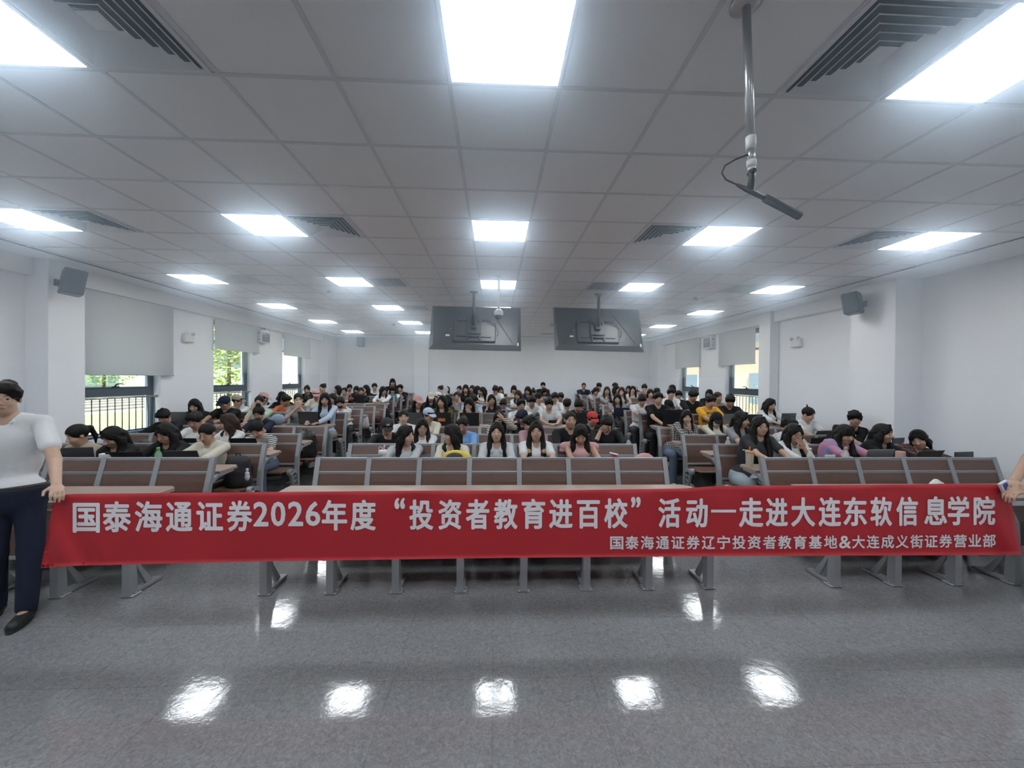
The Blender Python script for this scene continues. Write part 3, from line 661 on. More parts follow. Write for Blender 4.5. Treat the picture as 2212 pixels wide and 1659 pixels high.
def person(label, H, zf, hip=None, yaw=0, pitch=5, roll=0, byaw=None, shirt='white', sl='short', legs='trouser', hair='short', skin='a', male=False, glasses=None, cap=None, mask=False,
           al='desk', ar='desk', deskY=None, deskz=None, h=.012, face=True, group=None, standing=False, hairm=None, hood=False, collar=False, bang=False, smile=False, hand_l=None, hand_r=None, puff=False, scale=1.0, name='person', shoes=False, chest=None, feet=None, lat=0.0, tips=False, eyes=True):
    if byaw is None: byaw = yaw*.35
    M = rotm(yaw, pitch, roll); H = np.array(H, float); hl = lambda r, f, u: H+scale*(M[0]*r+M[1]*f+M[2]*u); sc = scale
    B = rotm(byaw, 0, 0); br, bf, bu = B; Zv = V3(0, 0, 1); sp = math.sin(R(max(pitch, 0)))
    N = H+bf*(-.03-.085*sp)*sc+Zv*(-.158+.05*sp)*sc; sw = (.185 if male else .160)*sc
    if hip is None: hip = V3(H[0]+lat, H[1]+.26, zf+.545)
    hip = np.array(hip, float); SC = N-Zv*.036*sc-bf*.012; spine = nrm(SC-hip); back = nrm(np.cross(spine, br)); back = back if back@bf < 0 else -back
    sh = {s: SC+br*s*sw-Zv*.012 for s in (-1, 1)}; near = h <= .0095
    body = Vol()
    # torso
    mid = hip*.52+SC*.48+back*.035; tw = 1.06 if male else .94
    TM = np.stack([br, nrm(np.cross(spine, br)), spine])
    tors = [('e', hip+Zv*.0, (.165*tw*sc, .115*sc, .125*sc), TM), ('e', mid, (.145*tw*sc, .105*sc, .20*sc), TM), ('e', hip*.26+SC*.74+back*.012, (.165*tw*sc, .112*sc, .165*sc), TM)]
    for q in tors: body.ell(q[1], q[2], q[3], .05)
    for s in (-1, 1): body.cap(SC+br*s*.04+Zv*.01, sh[s], .062*sc, .052*sc, .04)
    if not male and not standing: body.ell(hip*.27+SC*.73-back*.075, (.125*sc, .05*sc, .055*sc), TM, .04)
    # neck, head
    body.cap(hl(0, -.022, -.055), N-Zv*.01-bf*.0, (.056 if male else .047)*sc, (.062 if male else .052)*sc, .025)
    E = lambda v, c, rad, k=.015, sub=False: v.ell(hl(*c), np.array(rad)*sc, M, k, sub)
    E(body, (0, -.012, .028), (.076, .094, .088)); E(body, (0, .022, -.035), (.062, .071, .076), .02); E(body, (0, .034, -.086), (.047 if male else .043, .05, .041), .025)
    if face:
        for s in (-1, 1):
            E(body, (s*.038, .058, -.035), (.024, .026, .026), .02); E(body, (s*.032, .104, .0), (.019, .014, .012), .010, True)
            E(body, (s*.077, -.008, -.012), (.009, .021, .031), .006)
        body.cap(hl(0, .086, .006), hl(0, .108, -.028), .007*sc, .0125*sc, .010); body.cap(hl(-.011, .098, -.032), hl(.011, .098, -.032), .008*sc, .008*sc, .006)
        body.cap(hl(-.016, .086, -.064), hl(.016, .086, -.064), .008*sc, None, .008)
    # arms
    dz = deskz if deskz is not None else zf+.79; dY = deskY if deskY is not None else H[1]-.12
    arm = {}
    for s, mode in ((-1, al), (1, ar)):
        S0 = sh[s]; gd = None; pole = br*s*.7-Zv*.9-bf*.15
        cust = hand_l if s < 0 else hand_r
        if cust is not None: Wt = np.array(cust, float); pole = br*s*.35-Zv*1.0-bf*.3
        elif mode == 'desk': Wt = V3(H[0]+s*.13, dY, dz+.035)*1.0; Wt = S0*0+V3(SC[0], 0, 0)+br*s*.10+V3(0, dY, dz+.035); pole = br*s*1.0-Zv*.5-bf*.1; gd = nrm(-br*s*.75+bf*.7)
        elif mode == 'type': Wt = V3(SC[0], 0, 0)+br*s*.09+V3(0, dY-.06, dz+.04); pole = br*s*.9-Zv*.7; gd = nrm(bf-br*s*.25)
        elif mode == 'chin': Wt = hl(s*.035, .085, -.215); pole = br*s*.5-Zv*1.2+bf*.3; gd = nrm(hl(s*.02, .095, -.08)-Wt)
        elif mode == 'mouth': Wt = hl(s*.06, .13, -.16); pole = br*s*.6-Zv*1.2+bf*.3; gd = nrm(hl(-s*.01, .12, -.055)-Wt)
        elif mode == 'cheek': Wt = hl(s*.10, .05, -.16); pole = br*s*.6-Zv*1.1+bf*.3; gd = nrm(hl(s*.085, .035, .0)-Wt)
        elif mode == 'brow': Wt = hl(s*.085, .13, -.04); pole = br*s*.6-Zv*1.1+bf*.3; gd = nrm(hl(s*.0, .115, .05)-Wt)
        elif mode == 'hair': Wt = hl(s*.10, .09, .04); pole = br*s*.9-Zv*.7+bf*.3; gd = nrm(hl(s*.0, .06, .12)-Wt)
        elif mode == 'clasp': Wt = hl(s*.035, .14, -.15); pole = br*s*1.0-Zv*1.0+bf*.2; gd = nrm(hl(-s*.012, .135, -.07)-Wt)
        elif mode == 'lap': Wt = hip+br*s*.10+bf*.24+Zv*.10; pole = br*s*.8-bf*.5; gd = nrm(bf-br*s*.4-Zv*.2)
        else: Wt = S0+br*s*.09-Zv*.50+bf*.03; pole = br*s*.2-bf*1.0; gd = nrm(-Zv+bf*.15)
        l1, l2 = .285*sc, .245*sc; D = Wt-S0; L = np.linalg.norm(D)
        if L > (l1+l2)*.995: l1 *= L/(l1+l2)/.985; l2 = L/.985-l1
        dn = D/L; x = (l1*l1-l2*l2+L*L)/(2*L); hgt = math.sqrt(max(l1*l1-x*x, 1e-6)); pp = nrm(pole-dn*(pole@dn)); El = S0+dn*x+pp*hgt
        fd = nrm(Wt-El); gd = fd if gd is None else gd
        m_ = 1.08 if male else .92
        body.cap(S0, El, .046*m_*sc, .037*m_*sc, .02); body.cap(El, Wt, .037*m_*sc, .025*m_*sc, .012)
        # hand: palm, four fingers in two bones each, thumb off the side of the palm
        side = np.cross(gd, Zv if mode not in ('chin', 'mouth', 'cheek', 'clasp', 'brow', 'hair') else bf); side = nrm(side if np.linalg.norm(side) > .1 else br); pn = nrm(np.cross(side, gd))
        if mode in ('desk', 'type', 'lap'): pn = pn if pn[2] < 0 else -pn
        else: pn = pn if pn@(hl(0, 0, -.02)-Wt) > 0 else -pn
        HM = np.stack([side, gd, pn]); pc = Wt+gd*.048*sc; body.ell(pc, np.array((.040, .050, .016))*sc, HM, .012)
        curl = .35 if mode in ('desk', 'type') else .55
        if cust is not None: curl = 1.3
        for q in range(4):
            ln = (.062, .072, .068, .052)[q]*sc; base = pc+side*(-.030+.020*q)*sc+gd*.040*sc; rf = .0088*sc if near else .011*sc
            k1 = base+nrm(gd+pn*curl*.5)*ln*.55; k2 = k1+nrm(gd*(1-.3*curl)+pn*curl*1.3)*ln*.5; body.cap(base, k1, rf, rf*.95, .006); body.cap(k1, k2, rf*.95, rf*.8, .004)
        ts = -1 if (side@(V3(SC[0], SC[1], Wt[2])-Wt)) < 0 else 1
        tb = pc+side*ts*.030*sc-gd*.022*sc; t1 = tb+nrm(side*ts+gd*.7+pn*.4)*.036*sc; t2 = t1+nrm(gd+side*ts*.2+pn*.5)*.030*sc; body.cap(tb, t1, .013*sc, .010*sc, .008); body.cap(t1, t2, .010*sc, .008*sc, .004)
        arm[s] = (S0, El, Wt, fd, gd)
    # legs
    lg = {}
    for s in (-1, 1):
        hj = hip+br*s*.088*sc-Zv*.03
        if standing: kn = hj+Zv*-.42*sc+bf*.02+br*s*.01; an = V3(hj[0]+s*.02, hj[1], zf+.085) if feet is None else np.array(feet[s], float)
        else: kn = hj+nrm(bf+br*s*.12)*.43*sc+Zv*.035; an = V3(kn[0], kn[1]+.04, zf+.085)
        if not standing and kn[2]-an[2] > .5: an[2] = kn[2]-.44
        toe = an+bf*.15-Zv*.045; body.cap(hj, kn, .078*sc, .053*sc, .04); body.cap(kn, an, .053*sc, .036*sc, .02); body.cap(an-Zv*.02-bf*.02, toe, .038, .03, .02); lg[s] = (hj, kn, an, toe)
    base = V3(hip[0], hip[1], zf); root = empty(name, tuple(base), label, 'person', group)
    def child(nm, v, hh, mats, extra=None, par=None):
        P, Q = v.mesh(hh); me = np_mesh(nm, P, Q, mats, extra, base); o = bpy.data.objects.new(nm, me); COL.objects.link(o); o.parent = root; return o
    ex = MB(); a3 = [Vector(M[i]) for i in range(3)]
    if face:
        fwd = -M[1]
        for s in (-1, 1):
            c = body.surf(hl(s*.032, .14, -.001), fwd); cc = c-M[1]*.001
            if eyes:
                ex.cur = 1; ex.ell(cc, (.0135*sc, .005*sc, .0052*sc), a3); ex.cur = 2; ex.ell(c+M[1]*.0022, (.0062*sc, .0042*sc, .0056*sc), a3, 8, 6)
                ex.tube([hl(s*.018, 0, .0015)*0+c+M[0]*(-.0135)*sc+M[1]*.001-M[2]*.000, c+M[0]*(-.005)*sc+M[1]*.004+M[2]*.0052, c+M[0]*.006*sc+M[1]*.004+M[2]*.0052, c+M[0]*.0140*sc+M[1]*.000], .0013*sc, 5)
            else:
                ex.cur = 2; ex.tube([c-M[0]*.014*sc, c-M[2]*.003+M[1]*.002, c+M[0]*.014*sc], .0018*sc, 5)
            ex.cur = 4; pts = [body.surf(hl(s*(.016+.011*q), .14, .020+(.004, .007, .006, .002)[q]), fwd)+M[1]*.0006 for q in range(4)]; ex.tube(pts, [.0022*sc, .0032*sc, .0028*sc, .0014*sc], 5)
        ex.cur = 3; up_ = .006 if smile else -.001
        lp_ = [body.surf(hl(x*.021, .14, -.0635+up_*abs(x)), fwd)+M[1]*.0008 for x in (-1, -.5, 0, .5, 1)]; ex.tube(lp_, [.001, .0035*sc, .0036*sc, .0035*sc, .001], 6)
        lp2 = [p-M[2]*.0052*sc*(1-abs(i-2)*.3) for i, p in enumerate(lp_)]; ex.tube(lp2, [.001, .0036*sc, .0044*sc, .0036*sc, .001], 6)
        ex.cur = 2; ex.tube([p-M[2]*.0022*sc+M[1]*.0022 for p in lp_], .0007*sc, 4)
    child('body', body, h, [SK[skin], M_EYEW, M_EYED, M_LIP, M_BROW], ex)
    # shirt
    g = .008+h*.28; sv = Vol()
    for q in tors: sv.ell(q[1], np.array(q[2])+g, q[3], .05)
    for s in (-1, 1):
        sv.cap(SC+br*s*.04+Zv*.01, sh[s], .062*sc+g, .052*sc+g, .04); S0, El, Wt, fd, gd = arm[s]; m_ = 1.08 if male else .92
        if not male and not standing and s > 0: sv.ell(hip*.27+SC*.73-back*.075, (.125*sc+g, .05*sc+g, .055*sc+g), TM, .04)
        if puff: sv.ell(S0+br*s*.03+Zv*.005, (.065, .06, .06), None, .02); sv.ell(S0+br*s*.05-Zv*.045, (.05, .055, .035), None, .01)
        elif sl == 'short': sv.cap(S0, S0+(El-S0)*.62, .046*m_*sc+g+.003, .044*m_*sc+g+.005, .02)
        elif sl == 'long': sv.cap(S0, El, .046*m_*sc+g+.004, .038*m_*sc+g+.004, .02); sv.cap(El, Wt-fd*.02, .038*m_*sc+g+.004, .026*m_*sc+g+.004, .015)
        elif sl == 'half': sv.cap(S0, El, .046*m_*sc+g+.004, .040*m_*sc+g+.006, .02); sv.cap(El, El+(Wt-El)*.15, .040*m_*sc+g+.004, .038*m_*sc+g+.006, .015)
    if hood: sv.ell(N+back*.075+Zv*.015, (.115, .06, .075), B, .03); sv.cap(N+br*.08+Zv*.0, N+br*.055-back*.09-Zv*.08, .028, .022, .02); sv.cap(N-br*.08, N-br*.055-back*.09-Zv*.08, .028, .022, .02)
    if collar:
        for s in (-1, 1): sv.chain([N+back*.06+Zv*.03+br*s*.02, N+br*s*.068+Zv*.015, N+br*s*.045-back*.080-Zv*.035], [.013, .014, .006], .008)
    sv.cap(N+Zv*.012-back*.006, hl(0, -.0, -.03), .058*sc if not male else .066*sc, .075*sc, .008, True)
    sv.ell(N-back*.07-Zv*.012, (.040, .05, .040), None, .010, True)
    child('shirt', sv, h, [cloth(shirt)])
    # trousers
    tv = Vol(); g2 = .010+h*.3; tv.ell(tors[0][1]-spine*.03, np.array(tors[0][2])+g2+.003, TM, .04)
    if standing: tv.ell(hip+Zv*.012, (.168*tw*sc+.020, .116*sc+.020, .062), TM, .03)
    for s in (-1, 1): hj, kn, an, toe = lg[s]; tv.cap(hj, kn, .078*sc+g2, .055*sc+g2+.006, .04); tv.cap(kn, an+Zv*.01, .055*sc+g2+.006, .042*sc+g2+.006, .02)
    child('trousers', tv, max(h, .011), [cloth(legs)])
    if shoes or standing:
        for s in (-1, 1):
            hj, kn, an, toe = lg[s]; v = Vol(); v.cap(an-Zv*.035-bf*.03, toe+bf*.02-Zv*.005, .045, .038, .02); v.ell((an+toe)/2-Zv*.055+bf*.005, (.047, .14, .02), B, .01); child('shoe', v, max(h, .009), [mat('shoe_'+('black' if standing else 'white'), (.02, .02, .022) if standing else (.55, .54, .52), .5)])
    # hair
    hv = Vol(); hm = hairm or M_HAIR; hh = max(min(h, .0105), .0065)
    if hair != 'bald':
        if hair == 'buzz': E(hv, (0, -.016, .033), (.081, .100, .090)); E(hv, (0, .105, -.06), (.085, .085, .125), .008, True); E(hv, (0, 0, -.20), (.2, .2, .165), .01, True)
        else:
            lng = hair in ('long', 'bob', 'mid'); E(hv, (0, -.016, .035), (.088, .106, .097) if hair != 'bun' else (.082, .101, .091))
            if hair == 'short':
                E(hv, (0, .03, .075), (.076, .075, .052), .02); hv.cap(hl(-.05, .075, .07), hl(.05, .07, .075), .026*sc, .024*sc, .02)
            if lng:
                for s in (-1, 1): hv.cap(hl(s*.068, .02, .03), hl(s*.079, .012, -.075), .026*sc, .026*sc, .02)
                E(hv, (0, -.06, -.04), (.082, .06, .09), .03)
            fr = {'short': (.071, .085, .098), 'long': (.056, .09, .105), 'bob': (.054, .09, .098), 'mid': (.056, .09, .104)}.get(hair, (.070, .085, .115)); top = -.052 if hair in ('bun', 'pony') else -.048
            if bang: top -= .022
            E(hv, (0, .108, top), fr, .008, True)
            if not lng: E(hv, (0, .02, -.20), (.2, .12, .155), .01, True); E(hv, (0, -.06, -.21), (.2, .16, .13), .01, True)
        rg = random.Random(sum(map(ord, label)))
        if hair == 'short' and not cap:
            for q in range(11):
                r0 = -.062+.0124*q+rg.uniform(-.005, .005); e0 = (.060 if not bang else .030)+rg.uniform(-.014, .012)
                hv.cap(hl(r0*.9, .045, .098), hl(r0*1.06+rg.uniform(-.014, .014), .088-abs(r0)*.35, e0), .017*sc, .005*sc, .008)
            for s in (-1, 1):
                for q in range(3): hv.cap(hl(s*.080, .035-.03*q, .05), hl(s*.079, .036-.03*q+rg.uniform(-.01, .01), -.008-rg.uniform(0, .018)), .014*sc, .004*sc, .010)
            for q in range(9):
                t_ = rg.uniform(0, 6.28); u_ = rg.uniform(.2, .9); d_ = np.array((math.sin(t_)*u_, math.cos(t_)*u_, math.sqrt(1-u_*u_))); c_ = np.array((0, -.016, .035)); a_ = c_+d_*np.array((.082, .100, .092)); b_ = c_+(d_+np.array((rg.uniform(-.5, .5), rg.uniform(-.2, .5), 0))*.5)*np.array((.096, .114, .106))
                hv.cap(hl(*a_), hl(*b_), .020*sc, .006*sc, .012)
        if hair in ('long', 'mid', 'bob') and not cap and h < .0125:
            for s in (-1, 1):
                for q in range(5): hv.cap(hl(s*.012, .055-.02*q, .128-.004*q), hl(s*(.078+.004*(q % 2)), .052-.03*q, .01+rg.uniform(-.01, .01)), .008*sc, .011*sc, .006)
        if bang and hair in ('long', 'mid', 'bob'):
            for q in range(8): r0 = -.05+.0143*q; hv.cap(hl(r0*.8, .055, .10), hl(r0*1.05, .092-abs(r0)*.35, .022+rg.uniform(-.006, .006)), .014*sc, .007*sc, .008)
        if hair == 'bun': E(hv, (0, -.095, .085), (.042, .042, .040), .012)
        if hair == 'topbun': E(hv, (0, -.05, .135), (.04, .04, .038), .012)
        if hair == 'pony': hv.chain([hl(0, -.10, .05), hl(0, -.135, .03), hl(0, -.15, -.06)-Zv*.02, hl(0, -.13, -.12)-Zv*.05], [.026*sc, .030*sc, .024*sc, .01*sc], .015)
        if hair == 'spike': hv.chain([hl(0, -.07, .11), hl(.0, -.10, .165)], [.018, .004], .01)
        if hair in ('long', 'mid'):
            q = 1.0 if hair == 'long' else .55
            for s in (-1, 1):
                a0 = hl(s*.079, .012, -.075); sp_ = N+br*s*.088-back*.055-Zv*.04*q; e_ = N+br*s*.085-back*.105-Zv*(.24*q); e2 = N+br*s*.075-back*.10-Zv*(.34*q)
                hv.chain([hl(s*.076, .0, -.02), a0, sp_, e_], [.028*sc, .027*sc, .031*sc, .027*sc], .022); hv.chain([hl(s*.08, -.03, -.06), N+br*s*.10-back*.02-Zv*.02, e_+br*s*.015], [.03*sc, .032*sc, .02*sc], .022); hv.chain([e_, e2], [.027*sc, .010*sc], .02)
                hv.chain([hl(s*.04, -.09, -.02), N+back*.105+br*s*.05-Zv*.05, N+back*.125+br*s*.055-Zv*(.26*q), N+back*.12+br*s*.04-Zv*(.36*q)], [.045*sc, .045*sc, .04*sc, .012], .03)
            for s in (-1, 1):
                for w_ in range(4): o_ = br*s*rg.uniform(.05, .105); hv.chain([hl(s*.083, .02-.02*w_, -.05), N+o_-back*rg.uniform(.02, .08)-Zv*.05*q, N+o_*.95-back*rg.uniform(.05, .12)-Zv*(.20+.05*w_)*q, N+o_*.85-back*.10-Zv*(.30+.03*w_)*q], [.010*sc, .012*sc, .010*sc, .003], .010)
            hv.chain([hl(0, -.09, -.02), N+back*.10-Zv*.03, N+back*.125-Zv*.2*q], [.05, .05, .03], .03)
            for s in (-1, 1): hv.cap(hl(s*.0, .06, -.07), hl(0, .16, -.07), .045*sc, .05*sc, .008, True)
        if hair == 'bob':
            for s in (-1, 1): hv.chain([hl(s*.075, .005, -.05), hl(s*.082, .012, -.125)], [.03, .018], .02)
            hv.chain([hl(-.05, -.075, -.07), hl(.05, -.075, -.07)], [.05, .05], .02)
        if cap: E(hv, (0, -.012, .115), (.12, .13, .075), .006, True) if hair != 'long' else None
        child('hair', hv, hh, [hm])
        if tips:
            tv2 = Vol()
            for s in (-1, 1): tv2.chain([N+br*s*.095-back*.085-Zv*.085, N+br*s*.075-back*.115-Zv*.19, N+br*s*.055-back*.115-Zv*.26], [.034, .030, .006], .02)
            child('hair_tips', tv2, hh, [M_BLOND])
    if glasses:
        gm = MB(); thick = .0022 if glasses == 'thick' else .0012; yv = .100
        for s in (-1, 1):
            c = (s*.0335, yv, -.003); gm.tube([hl(c[0]+.026*math.cos(t), yv-.006*abs(math.cos(t))*(1 if math.cos(t)*s > 0 else 0), c[2]+.021*math.sin(t)) for t in [2*math.pi*k/16 for k in range(16)]], thick*sc, 5, True)
            gm.tube([hl(s*.059, yv-.006, .003), hl(s*.078, .06, .004), hl(s*.082, -.01, .0)], thick*sc, 5)
        gm.tube([hl(-.008, yv+.003, .0), hl(0, yv+.006, .003), hl(.008, yv+.003, .0)], thick*sc, 5)
        o = gm.build('glasses', M_BLACK if glasses == 'thick' else mat('thin_spectacle_wire', (.20, .17, .14), .3, .8), root); o.data.transform(Matrix.Translation((-base[0], -base[1], -base[2])))
    if cap:
        cv = Vol(); E(cv, (0, -.014, .045), (.093, .112, .090)); E(cv, (0, 0, -.16), (.25, .25, .19), .008, True); cm = cloth(cap) if cap in CL else cap
        bm_ = rotm(0, 0, 0); tilt = R(18); f_ = M[1]*math.cos(tilt)-M[2]*math.sin(tilt); u_ = M[2]*math.cos(tilt)+M[1]*math.sin(tilt)
        cv.ell(hl(0, .105, .038), np.array((.078, .078, .0085+h*.2))*sc, np.stack([M[0], f_, u_]), .012); child('cap', cv, hh, [cm])
    if mask:
        mv = Vol(); E(mv, (0, .030, -.058), (.064, .078, .058), .02); E(mv, (0, .0, -.03), (.2, .045, .2), .01, True); E(mv, (0, .06, .055), (.2, .2, .07), .01, True); child('face_mask', mv, hh, [mat('mask_'+mask, (.02, .02, .022) if mask == 'black' else ((.65, .66, .66) if mask == 'white' else (.30, .42, .62)), .8)])
    root_info = dict(root=root, M=M, H=H, hl=hl, N=N, SC=SC, sv=sv, bf=bf, br=br, base=base, arm=arm, back=back, spine=spine, tv=tv)
    return root_info

def print_on(info, name, txt, o, ex, ey, w, hgt, m_, vol=None, offset=0.02, lab=None):
    """flat lettering laid on a garment: o centre, ex right, ey up"""
    vs, fs, asp = text_mesh(txt, offset); vol = vol or info['sv']; n = np.cross(ex, ey); mb = MB(); out = []
    for x, y in vs:
        p = o+ex*(x-.5)*w+ey*(y-.5)*hgt; q = vol.surf(p+n*.08, -n, 40, .16); out.append(q+n*.003-info['base'])
    mb.add(out, fs); ob = mb.build(name, m_, info['root'])
    if lab: ob['label'] = lab
    return ob
# ---------------------------------------------------------------- the audience
PEOPLE = []
def seat(px, py, row, label, off=.26, **kw):
    """seated person: head centre at pixel px,py in the given row; rests on that row's seat, arms on the desk of the row ahead"""
    Y = YBK(row)-off; H = at(px, py, Y); zf = ZFL(row); h = kw.pop('h', {2: .0075, 3: .0085, 4: .0095, 5: .0105, 6: .012}.get(row, .013))
    yc = math.degrees(math.atan2(-H.x, H.y)); kw['byaw'] = kw.get('byaw', .30*kw.get('yaw', 0)+.35*yc); kw['yaw'] = kw.get('yaw', 0)+yc
    hx = kw.pop('hx', None); hip = (H.x if hx is None else hx, YBK(row)-.20, zf+.545)
    if H.z-hip[2] < .44: H.z = H.z
    kw.setdefault('group', 'seated students')
    i = person(label, H, zf, hip=hip, deskY=YBK(row-1)+.24, deskz=DESKZ(row-1), h=h, **kw); PEOPLE.append((label, row, H.x)); return i
far = dict(h=.0135)

# second row: middle block
seat(877, 940, 2, 'long-haired woman in pale grey sleeves turned sideways beside the straw-lid cup', yaw=52, pitch=8, shirt='ltgray', sl='long', hair='long', skin='a', smile=True, legs='black')
seat(975, 938, 2, 'long-haired woman in cream cardigan seen in profile behind the yellow bag', yaw=-68, pitch=4, shirt='cream', sl='long', hair='long', skin='a', bang=True)
seat(1073, 933, 2, 'long-haired woman in grey hoodie and round wire glasses looking straight ahead', yaw=-2, pitch=-2, shirt='ltgray', sl='long', hair='long', glasses='thin', hood=True, skin='a')
i = seat(1158, 931, 2, 'woman in white t-shirt and wire glasses, dark hair with bleached tips', yaw=2, pitch=0, shirt='white', sl='short', hair='mid', glasses='thin', skin='a', tips=True, smile=True)
seat(1254, 938, 2, 'woman in pink ruffled blouse, head bowed under a centre parting', yaw=4, pitch=32, shirt='pink', puff=True, sl='none', hair='long', skin='b')
# second row: lawn side
seat(167, 940, 2, 'person with short tied-up hair and beige shirt, face turned down to the lawn side', yaw=-70, pitch=22, shirt='beige', sl='short', hair='pony', skin='a', off=.34)
seat(243, 944, 2, 'person in black bent low over a flat laptop, long dark hair hiding the face', yaw=-55, pitch=32, shirt='black', sl='long', hair='long', skin='b', off=.34, hx=-4.55)
seat(357, 936, 2, 'person in black top with glasses and hairclip bending over the green-capped bottle', yaw=-42, pitch=26, shirt='black', sl='half', hair='mid', glasses='thin', skin='c', off=.34, hx=-3.95)
seat(447, 936, 2, 'woman in cream collared shirt and glasses at the aisle end, reading down', yaw=-34, pitch=24, shirt='cream', sl='half', hair='bun', glasses='thin', skin='b', collar=True, shoes=True, ar='desk')
# second row: stone-building side
seat(1642, 920, 2, 'woman in charcoal t-shirt and black glasses at the aisle end by the tall cup', yaw=32, pitch=4, shirt='char', sl='short', hair='long', glasses='thick', skin='a', legs='ltjeans', shoes=True, hx=3.30)
seat(1716, 936, 2, 'woman in white knit top and black glasses covering her mouth with a hand', yaw=38, pitch=12, shirt='white', sl='half', hair='mid', glasses='thick', skin='b', ar='mouth', hx=3.86)
seat(1826, 938, 2, 'smiling woman in purple tie-dye top leaning forward behind the clear bottle', yaw=40, pitch=16, shirt='tiedye', sl='short', hair='mid', bang=True, smile=True, skin='b', hx=4.40)
seat(1908, 936, 2, 'woman in black with straight long hair, turned away behind the silver laptop', yaw=68, pitch=6, shirt='black', sl='long', hair='long', skin='b', hx=4.98)
seat(1985, 949, 2, 'woman in dark plaid shirt and glasses tilting her head, last before the side wall', yaw=-10, pitch=16, roll=14, shirt='dplaid', sl='long', hair='bob', glasses='thin', skin='a', smile=True, hx=5.5)

# third row
i = seat(836, 922, 3, 'person in black jacket and charcoal lettered cap looking down', yaw=8, pitch=24, shirt='black', sl='long', hair='short', cap='char', male=True, skin='b', ar='chin')
v_ = Vol()
for s in (-1, 1): v_.cap(i['hl'](s*.005, .02, .06), i['hl'](s*.005, .08, .06), .05)
cc = i['hl'](.0, .12, .075); print_on(i, 'cap_lettering', 'NY', cc, i['M'][0], i['M'][2], .045, .042, M_WHITE, vol=Vol().ell(i['hl'](0, -.014, .045), (.093, .112, .090), i['M']), lab='white interlocked cap letters')
seat(912, 922, 3, 'woman in open white shirt and dark-rimmed glasses with very long straight hair', yaw=6, pitch=12, shirt='white', sl='long', hair='long', glasses='thick', skin='a')
seat(1000, 918, 3, 'person in sky-blue shirt and pale glasses, hair tied back, face lowered', yaw=-14, pitch=22, shirt='blue', sl='half', hair='bun', glasses='thin', skin='c', collar=True)
seat(1146, 915, 3, 'person in mauve t-shirt with dark tousled hair, turned to the navy cap', yaw=-75, pitch=24, shirt='mauve', sl='half', hair='short', skin='b')
seat(1232, 907, 3, 'broad man with cropped hair in blue tee under a black jacket, smiling', yaw=12, pitch=2, shirt='black', sl='long', hair='buzz', male=True, skin='b', smile=True, scale=1.08)
seat(1311, 915, 3, 'man in black t-shirt resting his bowed forehead on one hand', yaw=-8, pitch=36, shirt='black', sl='half', hair='short', male=True, skin='b', al='brow')
seat(421, 908, 3, 'person in white tee over blue, short dark hair, bowed behind the cream shirt', yaw=-30, pitch=26, shirt='white', sl='short', hair='short', skin='c')
seat(492, 912, 3, 'woman in white tee, very long dark hair, turned away to the lawn side', yaw=-100, pitch=14, shirt='white', sl='short', hair='long', hairm=M_HAIRB, skin='b')
seat(556, 927, 3, 'woman in black and white striped tee bowing low over crossed arms', yaw=-26, pitch=42, shirt='stripe', sl='short', hair='bun', skin='a', off=.40, hx=-3.42, shoes=True, legs='jeans')
seat(1602, 906, 3, 'person in heather grey tee turned away behind the empty clear bottle', yaw=75, pitch=12, shirt='gray', sl='short', hair='mid', skin='b')
seat(1704, 920, 3, 'person in white printed shirt half hidden behind the hand-over-mouth woman', yaw=70, pitch=18, shirt='wpat', sl='short', hair='short', skin='b')
seat(1846, 905, 3, 'bowl-cut man in black tee over striped sleeves, behind the tie-dye top', ar='lap', yaw=10, pitch=8, shirt='black', sl='short', hair='short', bang=True, skin='c', hx=5.28)
# fourth row
seat(872, 901, 4, 'woman with hair pulled back in white collared blouse, looking at the camera', yaw=0, pitch=2, shirt='white', sl='half', hair='bun', collar=True, skin='a')
seat(926, 897, 4, 'person in pale blue cap and cream knit top, facing sideways', yaw=35, pitch=14, shirt='cream', sl='half', hair='short', cap='ltblue', skin='b')
seat(1078, 903, 4, 'woman in black and white striped sleeves clutching her hair with one hand', yaw=-12, pitch=26, shirt='cstripe', sl='long', hair='mid', ar='hair', skin='b')
seat(1128, 901, 4, 'person in navy cap and black jacket bowed sideways behind the mauve tee', yaw=-70, pitch=28, shirt='black', sl='long', hair='short', cap='navy', skin='c')
i = seat(1279, 905, 4, 'person in faded red cap with white script, dressed in black, looking down', yaw=26, pitch=22, shirt='black', sl='long', hair='short', cap='red', skin='b', male=True)
print_on(i, 'cap_lettering', 'Social', i['hl'](.0, .12, .068), i['M'][0], i['M'][2], .075, .028, M_WHITE, vol=Vol().ell(i['hl'](0, -.014, .045), (.093, .112, .090), i['M']), lab='white cap script')
seat(354, 899, 4, 'person in dark top by the nearest window, hair dark and face hidden low', yaw=-30, pitch=40, shirt='black', sl='half', hair='short', skin='c')
seat(559, 893, 4, 'woman in navy tee and glasses, loose top knot, bowing behind the striped tee', yaw=-24, pitch=28, shirt='navy', sl='short', hair='topbun', glasses='thin', skin='c')
seat(1483, 901, 4, 'woman in plaid shirt over black with wire glasses propping her chin', yaw=14, pitch=8, shirt='plaid', sl='long', hair='long', glasses='thin', skin='a', ar='chin', legs='jeans', shoes=True, hx=3.22)
seat(1548, 906, 4, 'person in black cap and white mask with head lowered, cream sleeves', yaw=16, pitch=30, shirt='cream', sl='long', hair='long', cap='black', mask='white', skin='a')
seat(1746, 895, 4, 'young man in white tee leaning to the side wall, hair tuft sticking up', yaw=66, pitch=24, shirt='white', sl='short', hair='spike', male=True, skin='a')
